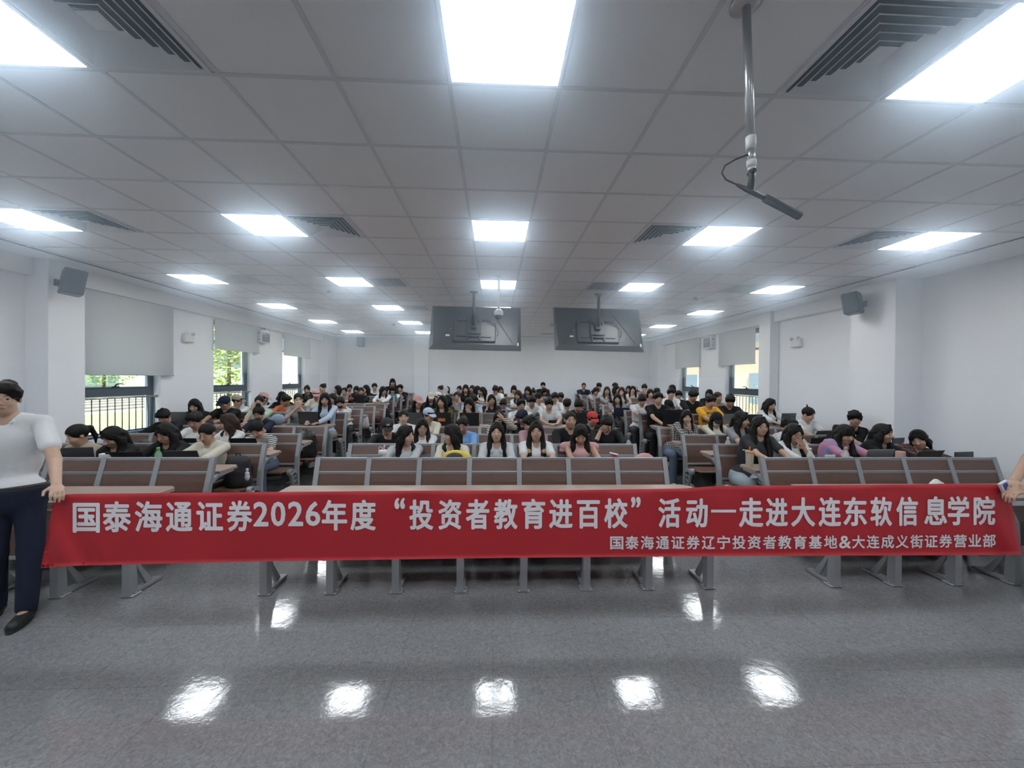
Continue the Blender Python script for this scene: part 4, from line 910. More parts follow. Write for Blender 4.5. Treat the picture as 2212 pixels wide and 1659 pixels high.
# fifth row
seat(903, 869, 5, 'woman in peach pink cap with long black hair behind a dark laptop', yaw=22, pitch=10, shirt='black', sl='long', hair='long', cap='pink', skin='a')
seat(955, 868, 5, 'woman in olive sweater glancing sideways behind the laptop with an orange sticker', yaw=-30, pitch=2, shirt='olive', sl='long', hair='long', skin='a', byaw=0)
seat(1013, 873, 5, 'woman in taupe top hiding her face with one hand behind a black laptop', yaw=-14, pitch=24, shirt='beige', sl='half', hair='long', ar='mouth', skin='a')
seat(1125, 875, 5, 'man in white tee and glasses leaning on crossed arms, glancing sideways', yaw=22, pitch=4, shirt='white', sl='short', hair='short', male=True, glasses='thin', skin='b')
seat(1186, 873, 5, 'man with thick fringe in white tee looking up from his phone', yaw=2, pitch=12, shirt='white', sl='short', hair='short', male=True, bang=True, glasses='thin', skin='a')
seat(1250, 876, 5, 'man in black tee with head bowed behind a tall black laptop', yaw=4, pitch=34, shirt='black', sl='short', hair='short', male=True, skin='b')
seat(420, 876, 5, 'woman in black off-shoulder top, long hair over her face, near the window wall', yaw=-22, pitch=28, shirt='black', sl='half', hair='long', skin='a')
seat(485, 870, 5, 'person in dark green cap and black shirt hunched over the desk', yaw=-40, pitch=24, shirt='black', sl='short', hair='short', cap='ink', skin='c', male=True)
seat(560, 869, 5, 'woman in mint green tee leaning her cheek on her hand, hair tied back', yaw=-12, pitch=6, shirt='green', sl='short', hair='bun', al='cheek', skin='a', glasses='thin')
i = seat(644, 863, 5, 'woman in grey printed tee and round glasses, hands clasped before her mouth', yaw=4, pitch=4, shirt='gray', sl='short', hair='bun', glasses='thin', al='clasp', ar='clasp', skin='a')
print_on(i, 'shirt_lettering', 'WU', i['SC']+i['bf']*.10-np.array((0, 0, .20)), i['br'], np.array((0, 0, 1.)), .13, .05, M_WHITE)
seat(702, 862, 5, 'long-haired woman in pale blue shirt typing on a silver laptop at the aisle', yaw=-6, pitch=16, shirt='ltblue', sl='long', hair='long', skin='b', al='type', ar='type', legs='gray', shoes=True, hx=-3.30)
seat(1422, 861, 5, 'man in black t-shirt frowning at the aisle end behind a large black laptop', yaw=16, pitch=4, shirt='black', sl='short', hair='short', male=True, skin='a', legs='black', shoes=True, hx=3.24)
i = seat(1534, 867, 5, 'man in yellow tee with repeated black lettering, eyes on his hands', yaw=38, pitch=18, shirt='yellow', sl='short', hair='short', male=True, skin='b', byaw=4)
for k, (dx, dz_, w_, rt) in enumerate([(.00, -.06, .17, 0), (-.13, -.12, .13, -.5), (.02, -.20, .20, .1), (-.12, -.22, .12, .0), (.0, -.145, .07, 0)]):
    ex_ = i['br']*math.cos(rt)+np.array((0, 0, 1.))*math.sin(rt); ey_ = np.array((0, 0, 1.))*math.cos(rt)-i['br']*math.sin(rt)
    print_on(i, 'shirt_lettering', ('MOLO', 'OLO', 'MOLOK', 'OL', '\u2014')[k], i['SC']+i['bf']*.10+i['br']*dx+np.array((0, 0, dz_)), ex_, ey_, w_, .014 if k == 4 else .055, M_BLACK, offset=.03)
i = seat(1577, 866, 5, 'man in black tee with a round white emblem behind an open grey laptop', yaw=12, pitch=26, shirt='black', sl='short', hair='short', male=True, skin='c', bang=True)
pc_ = i['sv'].surf(i['SC']+i['bf']*.30+i['br']*.10-np.array((0, 0, .19)), -i['bf'], 40, .4)-i['base']; mb = MB(); mb.tube([pc_+i['bf']*.004+i['br']*.03*math.cos(t)+np.array((0, 0, .03*math.sin(t))) for t in [2*math.pi*q/16 for q in range(16)]], .005, 5, True); mb.ell(pc_+i['bf']*.003, (.014, .004, .016)); mb.build('emblem', M_WHITE, i['root'])
seat(1664, 874, 5, 'woman with waist-long hair in white tee typing beside the plain side wall', yaw=48, pitch=18, shirt='white', sl='half', hair='long', skin='a', ar='type')
# sixth row
seat(513, 866, 6, 'person in tan cap and white tee with their face to the window', yaw=75, pitch=14, shirt='white', sl='short', hair='short', cap='khaki', skin='b')
seat(617, 865, 6, 'person in rust sweater and glasses with head lowered behind the clasped hands', yaw=40, pitch=24, shirt='orange', sl='long', hair='short', skin='c', glasses='thin')
seat(735, 870, 6, 'person in black face mask and white hoodie leaning on one hand at the aisle', yaw=-8, pitch=18, shirt='white', sl='long', hair='short', mask='black', ar='cheek', skin='a', hood=True, shoes=True, hx=-3.30)
seat(1022, 864, 6, 'person in pale blue shirt with head bowed behind the taupe top', yaw=30, pitch=36, shirt='ltblue', sl='long', hair='short', skin='b', male=True)
seat(1062, 864, 6, 'hooded-haired woman in black with glasses, fist on her cheek', yaw=8, pitch=2, shirt='black', sl='half', hair='mid', glasses='thin', al='cheek', skin='a')
seat(1087, 873, 7, 'person bending down behind the navy tablet case, only dark hair and brow seen', yaw=-10, pitch=30, shirt='ltblue', sl='short', hair='short', skin='c')
seat(967, 865, 6, 'person with long black hair facing away behind the olive sweater', yaw=150, pitch=0, shirt='black', sl='long', hair='long', skin='b')
seat(1149, 867, 6, 'man in white open shirt looking down behind the glancing white tee', yaw=6, pitch=22, shirt='white', sl='short', hair='short', male=True, skin='b', bang=True)
seat(1225, 873, 6, 'person in white tee with the back of a dark head turned to the camera', yaw=165, pitch=-12, shirt='white', sl='short', hair='short', skin='b', al='lap', ar='lap')
seat(1387, 864, 6, 'man in white tee looking down at his phone by the aisle end', yaw=6, pitch=30, shirt='white', sl='short', hair='short', male=True, bang=True, skin='b', hx=3.26)
seat(1444, 876, 6, 'person in black cap bowed sideways behind the large black laptop', yaw=45, pitch=30, shirt='white', sl='long', hair='short', cap='black', skin='b')
seat(1497, 855, 6, 'wide-fringed man in black tee with head turned down to a black laptop', yaw=40, pitch=24, shirt='black', sl='short', hair='short', male=True, bang=True, skin='b', scale=1.05)
seat(1551, 858, 6, 'shaven-headed man in khaki tee looking sideways behind the yellow tee', yaw=48, pitch=10, shirt='khaki', sl='short', hair='buzz', male=True, skin='b', hairm=M_HAIRB)
# seventh row
seat(570, 859, 7, 'person in dusty pink cap with long hair and white tee, facing the aisle', yaw=70, pitch=18, shirt='white', sl='short', hair='long', cap='pink', skin='b', **far)
seat(610, 857, 7, 'person with dark bob just behind the rust sweater', yaw=30, pitch=14, shirt='black', sl='long', hair='bob', skin='c', **far)
seat(664, 865, 8, 'person in black with head down behind the grey printed tee', yaw=0, pitch=38, shirt='black', sl='long', hair='short', skin='c', **far)
seat(683, 852, 7, 'person in bright pink cap and beige tee, face in shadow under the brim', yaw=2, pitch=22, shirt='cream', sl='short', hair='short', cap='pink', skin='b', **far)
seat(718, 861, 7, 'person in cream top with dark hair just behind the long-haired typist', yaw=-30, pitch=16, shirt='cream', sl='half', hair='mid', skin='a', **far)
seat(931, 858, 7, 'woman in cream cap with emblem and long dark hair, face shaded', yaw=4, pitch=18, shirt='black', sl='long', hair='long', cap='cream', skin='b', **far)
seat(947, 857, 8, 'person in white cap mostly hidden beside the cream cap', yaw=30, pitch=14, shirt='white', sl='short', hair='short', cap='white', skin='b', **far)
seat(987, 857, 7, 'woman in grey tee and glasses looking out behind the taupe top', yaw=-6, pitch=2, shirt='gray', sl='short', hair='bun', glasses='thin', skin='a', **far)
seat(1164, 860, 7, 'woman with hair tied up and white hairclip, seen in profile', yaw=70, pitch=6, shirt='white', sl='short', hair='pony', skin='a', **far)
seat(1198, 859, 7, 'person in white with parted black hair looking down', yaw=20, pitch=20, shirt='white', sl='half', hair='short', skin='a', **far)
seat(1334, 861, 7, 'woman peeking over a dark tablet case by the aisle, hair parted in the middle', yaw=-4, pitch=12, shirt='gray', sl='short', hair='long', skin='a', hx=3.3, **far)
seat(1449, 850, 7, 'man in white top and glasses, short fringe, looking across', yaw=14, pitch=4, shirt='white', sl='short', hair='short', male=True, glasses='thin', skin='a', bang=True, **far)
seat(1466, 854, 8, 'person in dark top and thick glasses touching their chin', yaw=6, pitch=8, shirt='black', sl='short', hair='short', glasses='thick', al='chin', skin='a', bang=True, **far)
# eighth row
seat(1211, 858, 8, 'person in white beside the parted black hair, face turned down', yaw=-14, pitch=18, shirt='cream', sl='short', hair='short', skin='c', **far)
seat(1119, 853, 8, 'long-haired woman in white tee and red lanyard leaning sideways', yaw=-30, pitch=16, shirt='white', sl='short', hair='long', hairm=M_HAIRB, skin='a', **far)
seat(1405, 850, 8, 'woman with a black bob smiling behind the white-tee phone user', yaw=10, pitch=8, shirt='mauve', sl='short', hair='bob', skin='a', smile=True, **far)
seat(1419, 847, 9, 'person with the back of a black head turned to the camera by the seam line', yaw=170, pitch=0, shirt='black', sl='long', hair='short', skin='b', al='lap', ar='lap', **far)
seat(1532, 851, 8, 'person in black with curly dark hair behind the shaven head', yaw=-20, pitch=14, shirt='black', sl='long', hair='bob', skin='b', **far)
# ninth row
seat(663, 842, 9, 'person in black hoodie and glasses near the farthest window', yaw=-10, pitch=14, shirt='black', sl='long', hair='bun', glasses='thin', skin='b', hood=True, **far)
seat(697, 838, 9, 'woman in off-shoulder top and white headphones facing the windows', yaw=-45, pitch=8, shirt='beige', sl='short', hair='bun', skin='a', **far)
seat(729, 841, 10, 'woman with straight long hair seen from the side, facing the windows', yaw=-80, pitch=4, shirt='ltgray', sl='long', hair='long', skin='a', **far)
seat(744, 846, 9, 'person in grey tee and dark-rimmed glasses beside the soft-drink bottle', yaw=-16, pitch=4, shirt='gray', sl='short', hair='bun', glasses='thick', skin='a', **far)
seat(780, 846, 9, 'person in black and round glasses behind the open dark laptop', yaw=0, pitch=6, shirt='black', sl='long', hair='bun', glasses='thin', skin='b', **far)
seat(828, 844, 9, 'long-haired woman in white sleeves resting her arms at the aisle, head tilted', yaw=30, pitch=18, roll=10, shirt='white', sl='long', hair='long', skin='b', hx=-3.3, **far)
seat(951, 842, 9, 'person in white with glasses turned aside, hand raised to the face', yaw=-40, pitch=10, shirt='white', sl='short', hair='bun', ar='cheek', skin='a', **far)
seat(1006, 840, 9, 'woman in black tee with parted long hair looking down', yaw=-4, pitch=14, shirt='black', sl='short', hair='long', skin='a', **far)
seat(1042, 845, 9, 'person in white tee with dark long hair behind the blue face mask', yaw=-60, pitch=12, shirt='white', sl='short', hair='long', skin='b', **far)
seat(1070, 842, 9, 'man in white shirt with black bowl of hair bowing over the desk', yaw=-4, pitch=34, shirt='white', sl='short', hair='short', male=True, skin='b', **far)
seat(1140, 844, 9, 'woman in dark purple with long hair falling forward', yaw=-20, pitch=22, shirt='ink', sl='long', hair='long', skin='b', **far)
seat(1152, 848, 10, 'person in dark tee with tied hair lowering their face to a sheet', yaw=-6, pitch=34, shirt='char', sl='short', hair='bun', skin='b', **far)
seat(1176, 846, 10, 'person bent over behind an upright black tablet', yaw=30, pitch=34, shirt='black', sl='long', hair='mid', skin='c', **far)
seat(1311, 844, 9, 'woman with long wavy hair and glasses in a black floral blouse', yaw=4, pitch=2, shirt='floral', sl='long', hair='long', glasses='thin', skin='a', hairm=M_HAIRB, hx=3.28, **far)
seat(1343, 845, 9, 'bare-shouldered brown-haired woman in grey top, hand at her mouth', yaw=-8, pitch=8, shirt='ltgray', sl='none', hair='long', hairm=M_HAIRB, al='mouth', skin='a', **far)
seat(1367, 842, 10, 'smiling long-haired woman in cream cardigan resting chin on hand', yaw=-2, pitch=4, shirt='cream', sl='long', hair='long', smile=True, al='chin', skin='a', **far)
seat(1451, 840, 9, 'person in white sleeves leaning back, near the farther stone-side window', yaw=-60, pitch=0, shirt='white', sl='long', hair='bob', skin='c', **far)
# tenth row
seat(755, 838, 12, 'person with round black hair just over the long-haired profile', yaw=10, pitch=6, shirt='ltgray', sl='short', hair='short', skin='b', **far)
seat(770, 842, 11, 'person behind a black laptop, only the back-swept hair in view', yaw=-20, pitch=24, shirt='black', sl='long', hair='bob', skin='c', **far)
seat(790, 840, 10, 'long-haired woman in black turned to the windows, before the back wall speaker', yaw=-50, pitch=4, shirt='black', sl='long', hair='long', skin='a', **far)
seat(848, 843, 10, 'person in white behind a teal laptop, dark fringe over the eyes', yaw=0, pitch=20, shirt='white', sl='short', hair='mid', bang=True, skin='b', hx=-3.3, **far)
seat(966, 843, 10, 'person with dark long hair seen from behind beside the white-cloth bag', yaw=120, pitch=4, shirt='black', sl='long', hair='long', skin='b', **far)
seat(992, 842, 10, 'person in black with hair tied back looking aside, behind grey tee', yaw=-20, pitch=8, shirt='char', sl='short', hair='bun', skin='a', **far)
seat(1032, 842, 10, 'person wearing a light blue face mask, long dark hair', yaw=60, pitch=8, shirt='char', sl='long', hair='long', mask='blue', skin='b', **far)
seat(1081, 843, 10, 'person in black just behind the bowing white shirt', yaw=20, pitch=10, shirt='black', sl='long', hair='mid', skin='c', **far)
seat(1110, 841, 10, 'person in cream tee with a dark bob looking down', yaw=-10, pitch=18, shirt='cream', sl='short', hair='bob', bang=True, skin='a', **far)
seat(1287, 845, 10, 'woman in pale top with short dark bob leaning to one side', yaw=30, pitch=26, roll=-12, shirt='ltgray', sl='short', hair='bob', skin='b', hx=3.32, **far)
seat(1332, 841, 10, 'woman in black print with hair across her cheek beside the brown-haired one', yaw=50, pitch=8, shirt='floral', sl='long', hair='long', skin='a', **far)
seat(1358, 841, 11, 'person in dark top half hidden behind the smiling cream cardigan', yaw=-20, pitch=6, shirt='brown', sl='long', hair='mid', skin='b', **far)
seat(1392, 838, 10, 'man in dusty rose shirt holding something to his mouth', yaw=-2, pitch=10, shirt='mauve', sl='short', hair='short', male=True, ar='mouth', bang=True, skin='a', **far)
# last rows
seat(809, 836, 11, 'man in white tee with red scarf at the shoulder, glasses, facing front', yaw=4, pitch=2, shirt='white', sl='short', hair='short', male=True, glasses='thin', skin='a', **far)
seat(865, 839, 11, 'man in black with long face and dark cropped hair at the aisle end', yaw=-24, pitch=4, shirt='black', sl='half', hair='short', male=True, skin='a', hx=-3.28, **far)
seat(1020, 840, 11, 'person with brown bob beside the blue face mask', yaw=-30, pitch=8, shirt='brown', sl='short', hair='bob', hairm=M_HAIRB, skin='b', **far)
seat(1294, 835, 11, 'man with black bob of hair in white collar, behind the leaning bob', yaw=8, pitch=6, shirt='white', sl='short', hair='short', male=True, bang=True, skin='b', **far)
seat(1329, 835, 11, 'man in checked shirt with side-swept hair looking aside', yaw=-30, pitch=6, shirt='ltgray', sl='short', hair='short', male=True, skin='a', **far)
seat(848, 826, 12, 'tall person with curly round hair in the last row, head above the others', yaw=6, pitch=6, shirt='black', sl='long', hair='bob', male=True, bang=True, skin='b', scale=1.12, hx=-3.36, **far)
seat(1173, 833, 12, 'person with parted fringe in the last row by the back wall', yaw=-2, pitch=6, shirt='black', sl='long', hair='short', male=True, skin='a', **far)
seat(1261, 834, 12, 'man in navy tee with cropped hair sitting upright in the last row', yaw=2, pitch=2, shirt='navy', sl='short', hair='buzz', male=True, skin='b', hx=3.3, **far)
by = {}
for l, r, x in PEOPLE: by.setdefault(r, []).append((x, l))
for r in by:
    q = sorted(by[r])
    for a, b in zip(q, q[1:]):
        if b[0]-a[0] < .36: print('CLOSE', r, round(b[0]-a[0], 2), a[1][:40], '|', b[1][:40])
# ---------------------------------------------------------------- the two standing people and the banner
mL = at(16, 860, 3.10); hpL = Vector((mL.x+.02, 3.12, .94))
i = person('standing man in white short-sleeved shirt and navy trousers holding the banner end', (mL.x, 3.08, mL.z), 0, hip=hpL, yaw=38, pitch=4, byaw=26, shirt='white', sl='short', legs='navy', hair='short', skin='a', male=True, glasses='thin', collar=True, standing=True, al='down', scale=.96,
           hand_r=tuple(at(122, 1048, 2.83)), h=.0062, feet={-1: (mL.x-.16, 3.16, .085), 1: (mL.x+.13, 3.10, .085)})
c_ = np.array((hpL.x, hpL.y, .982)); pts = [i['tv'].surf(c_+np.array((math.cos(t), math.sin(t), 0))*.30, -np.array((math.cos(t), math.sin(t), 0)), 120, .3) for t in [2*math.pi*k/28 for k in range(28)]]
mb = MB()
for dz_ in (-.009, .0, .009): mb.tube([Vector(p-i['base'])+Vector((0, 0, dz_)) for p in pts], .010, 6, True)
mb.build('belt', M_BLACK, i['root'])
mR = at(2385, 850, 3.05); hR = at(2330, 1060, 3.08)
i = person('person at the other banner end, only bare forearms and dark trousers in view', (mR.x, 3.08, mR.z-.02), 0, hip=(hR.x, 3.14, .93), yaw=-40, pitch=14, byaw=-45, shirt='black', sl='short', legs='black', hair='short', skin='b', male=True, standing=True,
           hand_l=tuple(at(2190, 1040, 2.80)), hand_r=tuple(at(2203, 1060, 2.74)), h=.0075)
top_pts = [(118, 1070), (160, 1067), (560, 1063), (900, 1060), (1240, 1059), (1480, 1055), (1545, 1050), (1800, 1048), (2050, 1045), (2160, 1046), (2180, 1056)]
bot_pts = [(88, 1227), (160, 1222), (560, 1213), (1100, 1205), (1600, 1201), (2120, 1199), (2207, 1198)]
def lerp_pts(P, x):
    for a, b in zip(P, P[1:]):
        if x <= b[0]: break
    return a[1]+(b[1]-a[1])*(x-a[0])/(b[0]-a[0])
def ban_uv(u, v):
    xt = 118+(2180-118)*u; xb = 88+(2207-88)*u
    return xt+(xb-xt)*v, lerp_pts(top_pts, xt)*(1-v)+lerp_pts(bot_pts, xb)*v
def ban_y(x, y):
    u = (x-100)/2090; v = (y-1060)/145; e = math.exp(-((u-.0)/.05)**2)+math.exp(-((u-1.)/.035)**2)
    return 2.80+.007*math.sin(u*19+v*1.5)*(.4+.6*v)+.003*math.sin(u*47+v*3)+e*.018*math.sin(u*160-v*5)*(.3+v)+.012*v-.010*math.exp(-((v)/.06)**2)*math.sin(u*70)
NU, NV = 220, 16; mb = MB(); vs = []
for lay in (0, .0016):
    for a in range(NU+1):
        for b in range(NV+1):
            x, y = ban_uv(a/NU, b/NV); p = at(x, y, ban_y(x, y)); vs.append((p.x, p.y+lay, p.z))
n1 = (NU+1)*(NV+1); fs = []
for a in range(NU):
    for b in range(NV):
        q = a*(NV+1)+b; f = (q, q+1, q+NV+2, q+NV+1); fs.append(f); fs.append(tuple(k+n1 for k in f[::-1]))
for a in range(NU):
    for b in (0, NV): q = a*(NV+1)+b; fs.append((q, q+NV+1, q+NV+1+n1, q+n1))
for b in range(NV):
    for a in (0, NU): q = a*(NV+1)+b; fs.append((q, q+1, q+1+n1, q+n1))
mb.add(vs, fs, True); ban = empty('banner', (0.2, 2.8, .6), 'long red cloth banner with white Chinese lettering stretched in front of the desks', 'banner')
o = mb.build('cloth', mat('banner_red', (.46, .016, .025), .62, var=.06, vscale=3, bump=.05, bscale=300), ban); o.matrix_parent_inverse = Matrix.Translation((-.2, -2.8, -.6))
M_LET = mat('banner_lettering', (.84, .81, .83), .7)
def raw_text(ch, off):
    cu = bpy.data.curves.new('lettering', 'FONT'); cu.body = ch; cu.size = 1.0; cu.offset = off; cu.resolution_u = 3; ob = bpy.data.objects.new('lettering', cu); COL.objects.link(ob)
    me = bpy.data.meshes.new_from_object(ob.evaluated_get(bpy.context.evaluated_depsgraph_get())); vs = [tuple(v.co) for v in me.vertices]; fs = [tuple(p.vertices) for p in me.polygons]
    bpy.data.objects.remove(ob); bpy.data.curves.remove(cu); bpy.data.meshes.remove(me); return vs, fs
import bmesh
DENSE = [None]
def dense(vs, fs):
    """split long edges so that the letters follow the cloth"""
    bm = bmesh.new(); bv = [bm.verts.new(v) for v in vs]
    for f in fs:
        try: bm.faces.new([bv[k] for k in f])
        except ValueError: pass
    bmesh.ops.triangulate(bm, faces=bm.faces[:])
    for _ in range(3):
        es = [e for e in bm.edges if e.calc_length() > .16]
        if not es: break
        bmesh.ops.subdivide_edges(bm, edges=es, cuts=1); bmesh.ops.triangulate(bm, faces=[f for f in bm.faces if len(f.verts) > 3])
    bm.verts.index_update(); out = [(v.co.x, v.co.y) for v in bm.verts]; DENSE[0] = [tuple(v.index for v in f.verts) for f in bm.faces]; bm.free(); return out
def put_char(mb, ch, x0, x1, yt, yb, off, fit=None):
    """glyph filling x0..x1 across, em box from yt (0.86 em) to yb (-0.08 em)"""
    vs, fs = raw_text(ch, 0.0); xs = [v[0] for v in vs]; a, b = min(xs), max(xs); ys = [v[1] for v in vs]; out = []; lo, hi = (-.08, .86) if fit is None else (min(ys), max(ys))
    e_ = off*(yb-yt)/(hi-lo); x0 += e_; x1 -= e_
    for vx, vy in dense(vs, fs):
        x = x0+(vx-a)/(b-a)*(x1-x0); y = yb+(vy-lo)/(hi-lo)*(yt-yb); out.append((x, y))
    em = (yb-yt)/(hi-lo); r_ = off*em
    for q in range(9 if off else 1):
        ax_, ay_ = (0, 0) if q == 8 else (r_*math.cos(q*math.pi/4), r_*math.sin(q*math.pi/4)); w_ = []
        for x, y in out: x += ax_; y += ay_; w_.append(at(x, y, ban_y(x, y)-.003-.00012*q))
        mb.add(w_, DENSE[0])
row1 = [('国', 157, 216), ('泰', 222, 283), ('海', 291, 351), ('通', 358, 416), ('证', 424, 482), ('券', 490, 545), ('2', 547, 580), ('0', 585, 617), ('2', 622, 655), ('6', 660, 692), ('年', 695, 750), ('度', 757, 812), ('“', 852, 875), ('投', 884, 936), ('资', 947, 997), ('者', 1006, 1057), ('教', 1067, 1118), ('育', 1127, 1178), ('进', 1186, 1237), ('百', 1246, 1296), ('校', 1305, 1356), ('”', 1363, 1384), ('活', 1422, 1470), ('动', 1482, 1529), ('—', 1536, 1590), ('走', 1596, 1649), ('进', 1654, 1702), ('大', 1709, 1761), ('连', 1768, 1817), ('东', 1822, 1873), ('软', 1880, 1927), ('信', 1936, 1983), ('息', 1996, 2046), ('学', 2047, 2094), ('院', 2103, 2150)]
mb = MB()
for ch, x0, x1 in row1:
    u = (x0-157)/1993; yt = 1083.5-11.5*u; yb = 1149-16.5*u
    if ch in '2026': put_char(mb, ch, x0, x1, yt+4, yb-10, .022, 1)
    elif ch == '“': put_char(mb, ch, x0, x1, 1077, 1098, .022, 1)
    elif ch == '”': put_char(mb, ch, x0, x1, 1075, 1095, .022, 1)
    elif ch == '—': put_char(mb, ch, x0, x1, 1101, 1107, .0, 1)
    else: put_char(mb, ch, x0, x1, yt, yb, .026)
o = mb.build('title_lettering', M_LET, ban); o.matrix_parent_inverse = Matrix.Translation((-.2, -2.8, -.6))
mb = MB(); t2 = '国泰海通证券辽宁投资者教育基地'
for k, ch in enumerate(t2): x0 = 1318+k*33.0; put_char(mb, ch, x0, x0+28.5, 1157.5-.05*k, 1186.5-.12*k, .022)
put_char(mb, '&', 1812.5, 1838.5, 1158, 1184, .02, 1)
for k, ch in enumerate('大连成义街证券营业部'): x0 = 1840.5+k*31.4; put_char(mb, ch, x0, x0+28, 1156.5-.3*k, 1184.5-.35*k, .022)
o = mb.build('subtitle_lettering', M_LET, ban); o.matrix_parent_inverse = Matrix.Translation((-.2, -2.8, -.6))
p = at(2172, 1055, 2.775); mb = MB(); mb.box((0, 0, 0), (.07, .02, .11), .004, Matrix.Rotation(R(-28), 3, 'Y')); o = mb.build('packet', mat('packet_white', (.6, .62, .68), .4), None, p); tag(o, 'small white and blue packet pinched with the banner corner', 'packet')
mb = MB(); mb.box((0, -.011, 0), (.035, .003, .09), .001, Matrix.Rotation(R(-28), 3, 'Y')); mb.build('blue_stripe', mat('packet_blue', (.05, .08, .30), .4), o)

# ---------------------------------------------------------------- ceiling-hung screens, camera, microphone, wall fittings
def screen(pts, pole_px, lab):
    Wd, Hd = 1.66, .93; Yt, Yb = 7.49, 7.16
    tl, tr, br_, bl = [at(x, y, Y) for (x, y), Y in zip(pts, (Yt, Yt, Yb, Yb))]
    c = (tl+tr+br_+bl)/4; ex = ((tr-tl)+(br_-bl)).normalized(); ey = ((tl-bl)+(tr-br_)); ey = (ey-ex*ey.dot(ex)).normalized(); n = ex.cross(ey)   # n points to the camera
    Wd = ((tr-tl).length+(br_-bl).length)/2; Hd = ((tl-bl).length+(tr-br_).length)/2
    t = empty('hanging_screen', c, lab, 'screen', 'ceiling-hung screens'); t.matrix_world = Matrix(((ex.x, ey.x, n.x, c.x), (ex.y, ey.y, n.y, c.y), (ex.z, ey.z, n.z, c.z), (0, 0, 0, 1)))
    m_body = mat('screen_back_plastic', (.034, .037, .042), .42); m_pl = mat('screen_steel', (.03, .032, .036), .4, .5)
    a, b = Wd/2, Hd/2
    m = MB(); m.add([(-a, -b, -.02), (a, -b, -.02), (a, b, -.02), (-a, b, -.02), (-a, -b, 0), (a, -b, 0), (a, b, 0), (-a, b, 0), (-a+.07, -b+.09, .03), (a-.07, -b+.09, .03), (a-.02, b-.02, .012), (-a+.02, b-.02, .012)],
      [(3, 2, 1, 0), (0, 1, 5, 4), (1, 2, 6, 5), (2, 3, 7, 6), (3, 0, 4, 7), (4, 5, 9, 8), (5, 6, 10, 9), (6, 7, 11, 10), (7, 4, 8, 11), (8, 9, 10, 11)]); m.build('housing', m_body, t)
    m = MB(); m.box((0, 0, -.024), (2*a-.02, 2*b-.02, .006)); m.build('display_panel', mat('display_dark', (.01, .011, .013), .15), t)
    m = MB(); m.box((-.02, -.10, .045), (.76, .42, .05), .012); m.build('electronics_box', m_body, t)
    m = MB()
    for s in (-1, 1): m.box((s*.11-.03, -.06, .085), (.035, .44, .03), .004)
    for z in (.10, -.22): m.box((-.03, z, .075), (.62, .022, .02), .003)
    m.box((-.03, -.08, .10), (.26, .20, .02), .004); m.box((-.03, -.22, .10), (.22, .03, .02), .004); m.box((-.03, .10, .11), (.12, .16, .03), .004)
    m.build('wall_plate', m_pl, t)
    m = MB()
    for s in (-1, 1): m.tube([(s*.30, .30, .026), (s*.66, -.30, .033)], .005, 5)
    m.build('moulded_rib', mat('rib_dark', (.012, .012, .014), .5), t)
    m = MB(); m.tube([(.12, .10, .10), (.25, .06, .10), (.37, -.02, .085), (.42, -.12, .07), (.38, -.20, .06)], .006, 6); m.tube([(.10, .12, .09), (.22, .11, .10), (.36, .03, .09)], .005, 6); m.build('cable', M_BLACK, t)
    m = MB(); m.box((-.50, -.18, .032), (.07, .035, .004)); m.box((a-.055, -b+.11, .030), (.022, .06, .004)); m.box((-.45, -.05, .032), (.012, .014, .004)); m.build('sticker', M_WHITE, t)
    Mi = t.matrix_world.inverted(); jt = Mi @ Vector((0, 0, 0)); pz = t.matrix_world @ Vector((-.03, -.04, .16)); pt = Vector((pz.x, pz.y, CEIL))
    m = MB(); m.tube([Mi @ Vector((pz.x, pz.y, CEIL-.01)), Mi @ pz], .026, 12); m.build('pole', m_pl, t)
    m = MB(); m.lathe([(.075, 0), (.075, .012), (.03, .03)], Mi @ Vector((pz.x, pz.y, CEIL)), 16, Mi.to_3x3() @ Vector((0, 0, -1))); m.build('ceiling_flange', m_pl, t)
    m = MB(); m.tube([Mi @ pz+Vector((0, 0, .0)), Vector((-.03, -.06, .10))], .03, 10); m.box((-.03, -.04, .13), (.09, .10, .07), .006); m.build('joint', m_pl, t)
screen([(934, 660), (1125, 666), (1125, 757), (926, 754)], (1027, 634), 'large flat screen seen from behind, hanging on a pole beside the white dome camera')
screen([(1194, 664), (1377, 669), (1393, 760), (1199, 755)], (1294, 638), 'large flat screen seen from behind, hanging nearer the stone-building windows')
pc = at(1077, 690, 6.05); t = empty('dome_camera', (pc.x, 6.05, CEIL), 'white dome security camera on a ceiling pole between the two hanging screens', 'security camera'); zz = pc.z-CEIL
m = MB(); m.tube([(0, 0, 0), (0, 0, zz+.10)], .02, 10); m.build('pole', M_WHITE, t)
m = MB(); m.lathe([(.06, 0), (.06, -.012), (.025, -.03)], (0, 0, 0), 16); m.build('ceiling_flange', M_WHITE, t)
m = MB(); m.lathe([(.02, .16), (.05, .14), (.068, .12), (.068, .075), (.06, .06)], (0, 0, zz), 20); m.build('housing', M_WHITE, t)
m = MB(); m.lathe([(.056, .06), (.055, .04), (.042, .015), (.02, .002), (.001, 0)], (0, 0, zz), 18); m.build('dome', mat('smoked_dome', (.05, .055, .06), .08), t)
pm_ = at(1612, 6, 1.70); sx = pm_.x; sy = 1.70*(CEIL-CZ)/(pm_.z-CZ); sx *= sy/1.70; jt = at(1624, 372, sy); jx = jt.x
t = empty('hanging_microphone', (sx, sy, CEIL), 'dark shotgun microphone on a silver ceiling pole near the camera', 'microphone'); jz = jt.z-CEIL; dx = jx-sx
pp = lambda f: (dx*f, 0, jz*f)
m = MB(); m.lathe([(.062, 0), (.062, -.01), (.03, -.02)], (0, 0, 0), 20); m.build('ceiling_flange', M_STEEL, t)
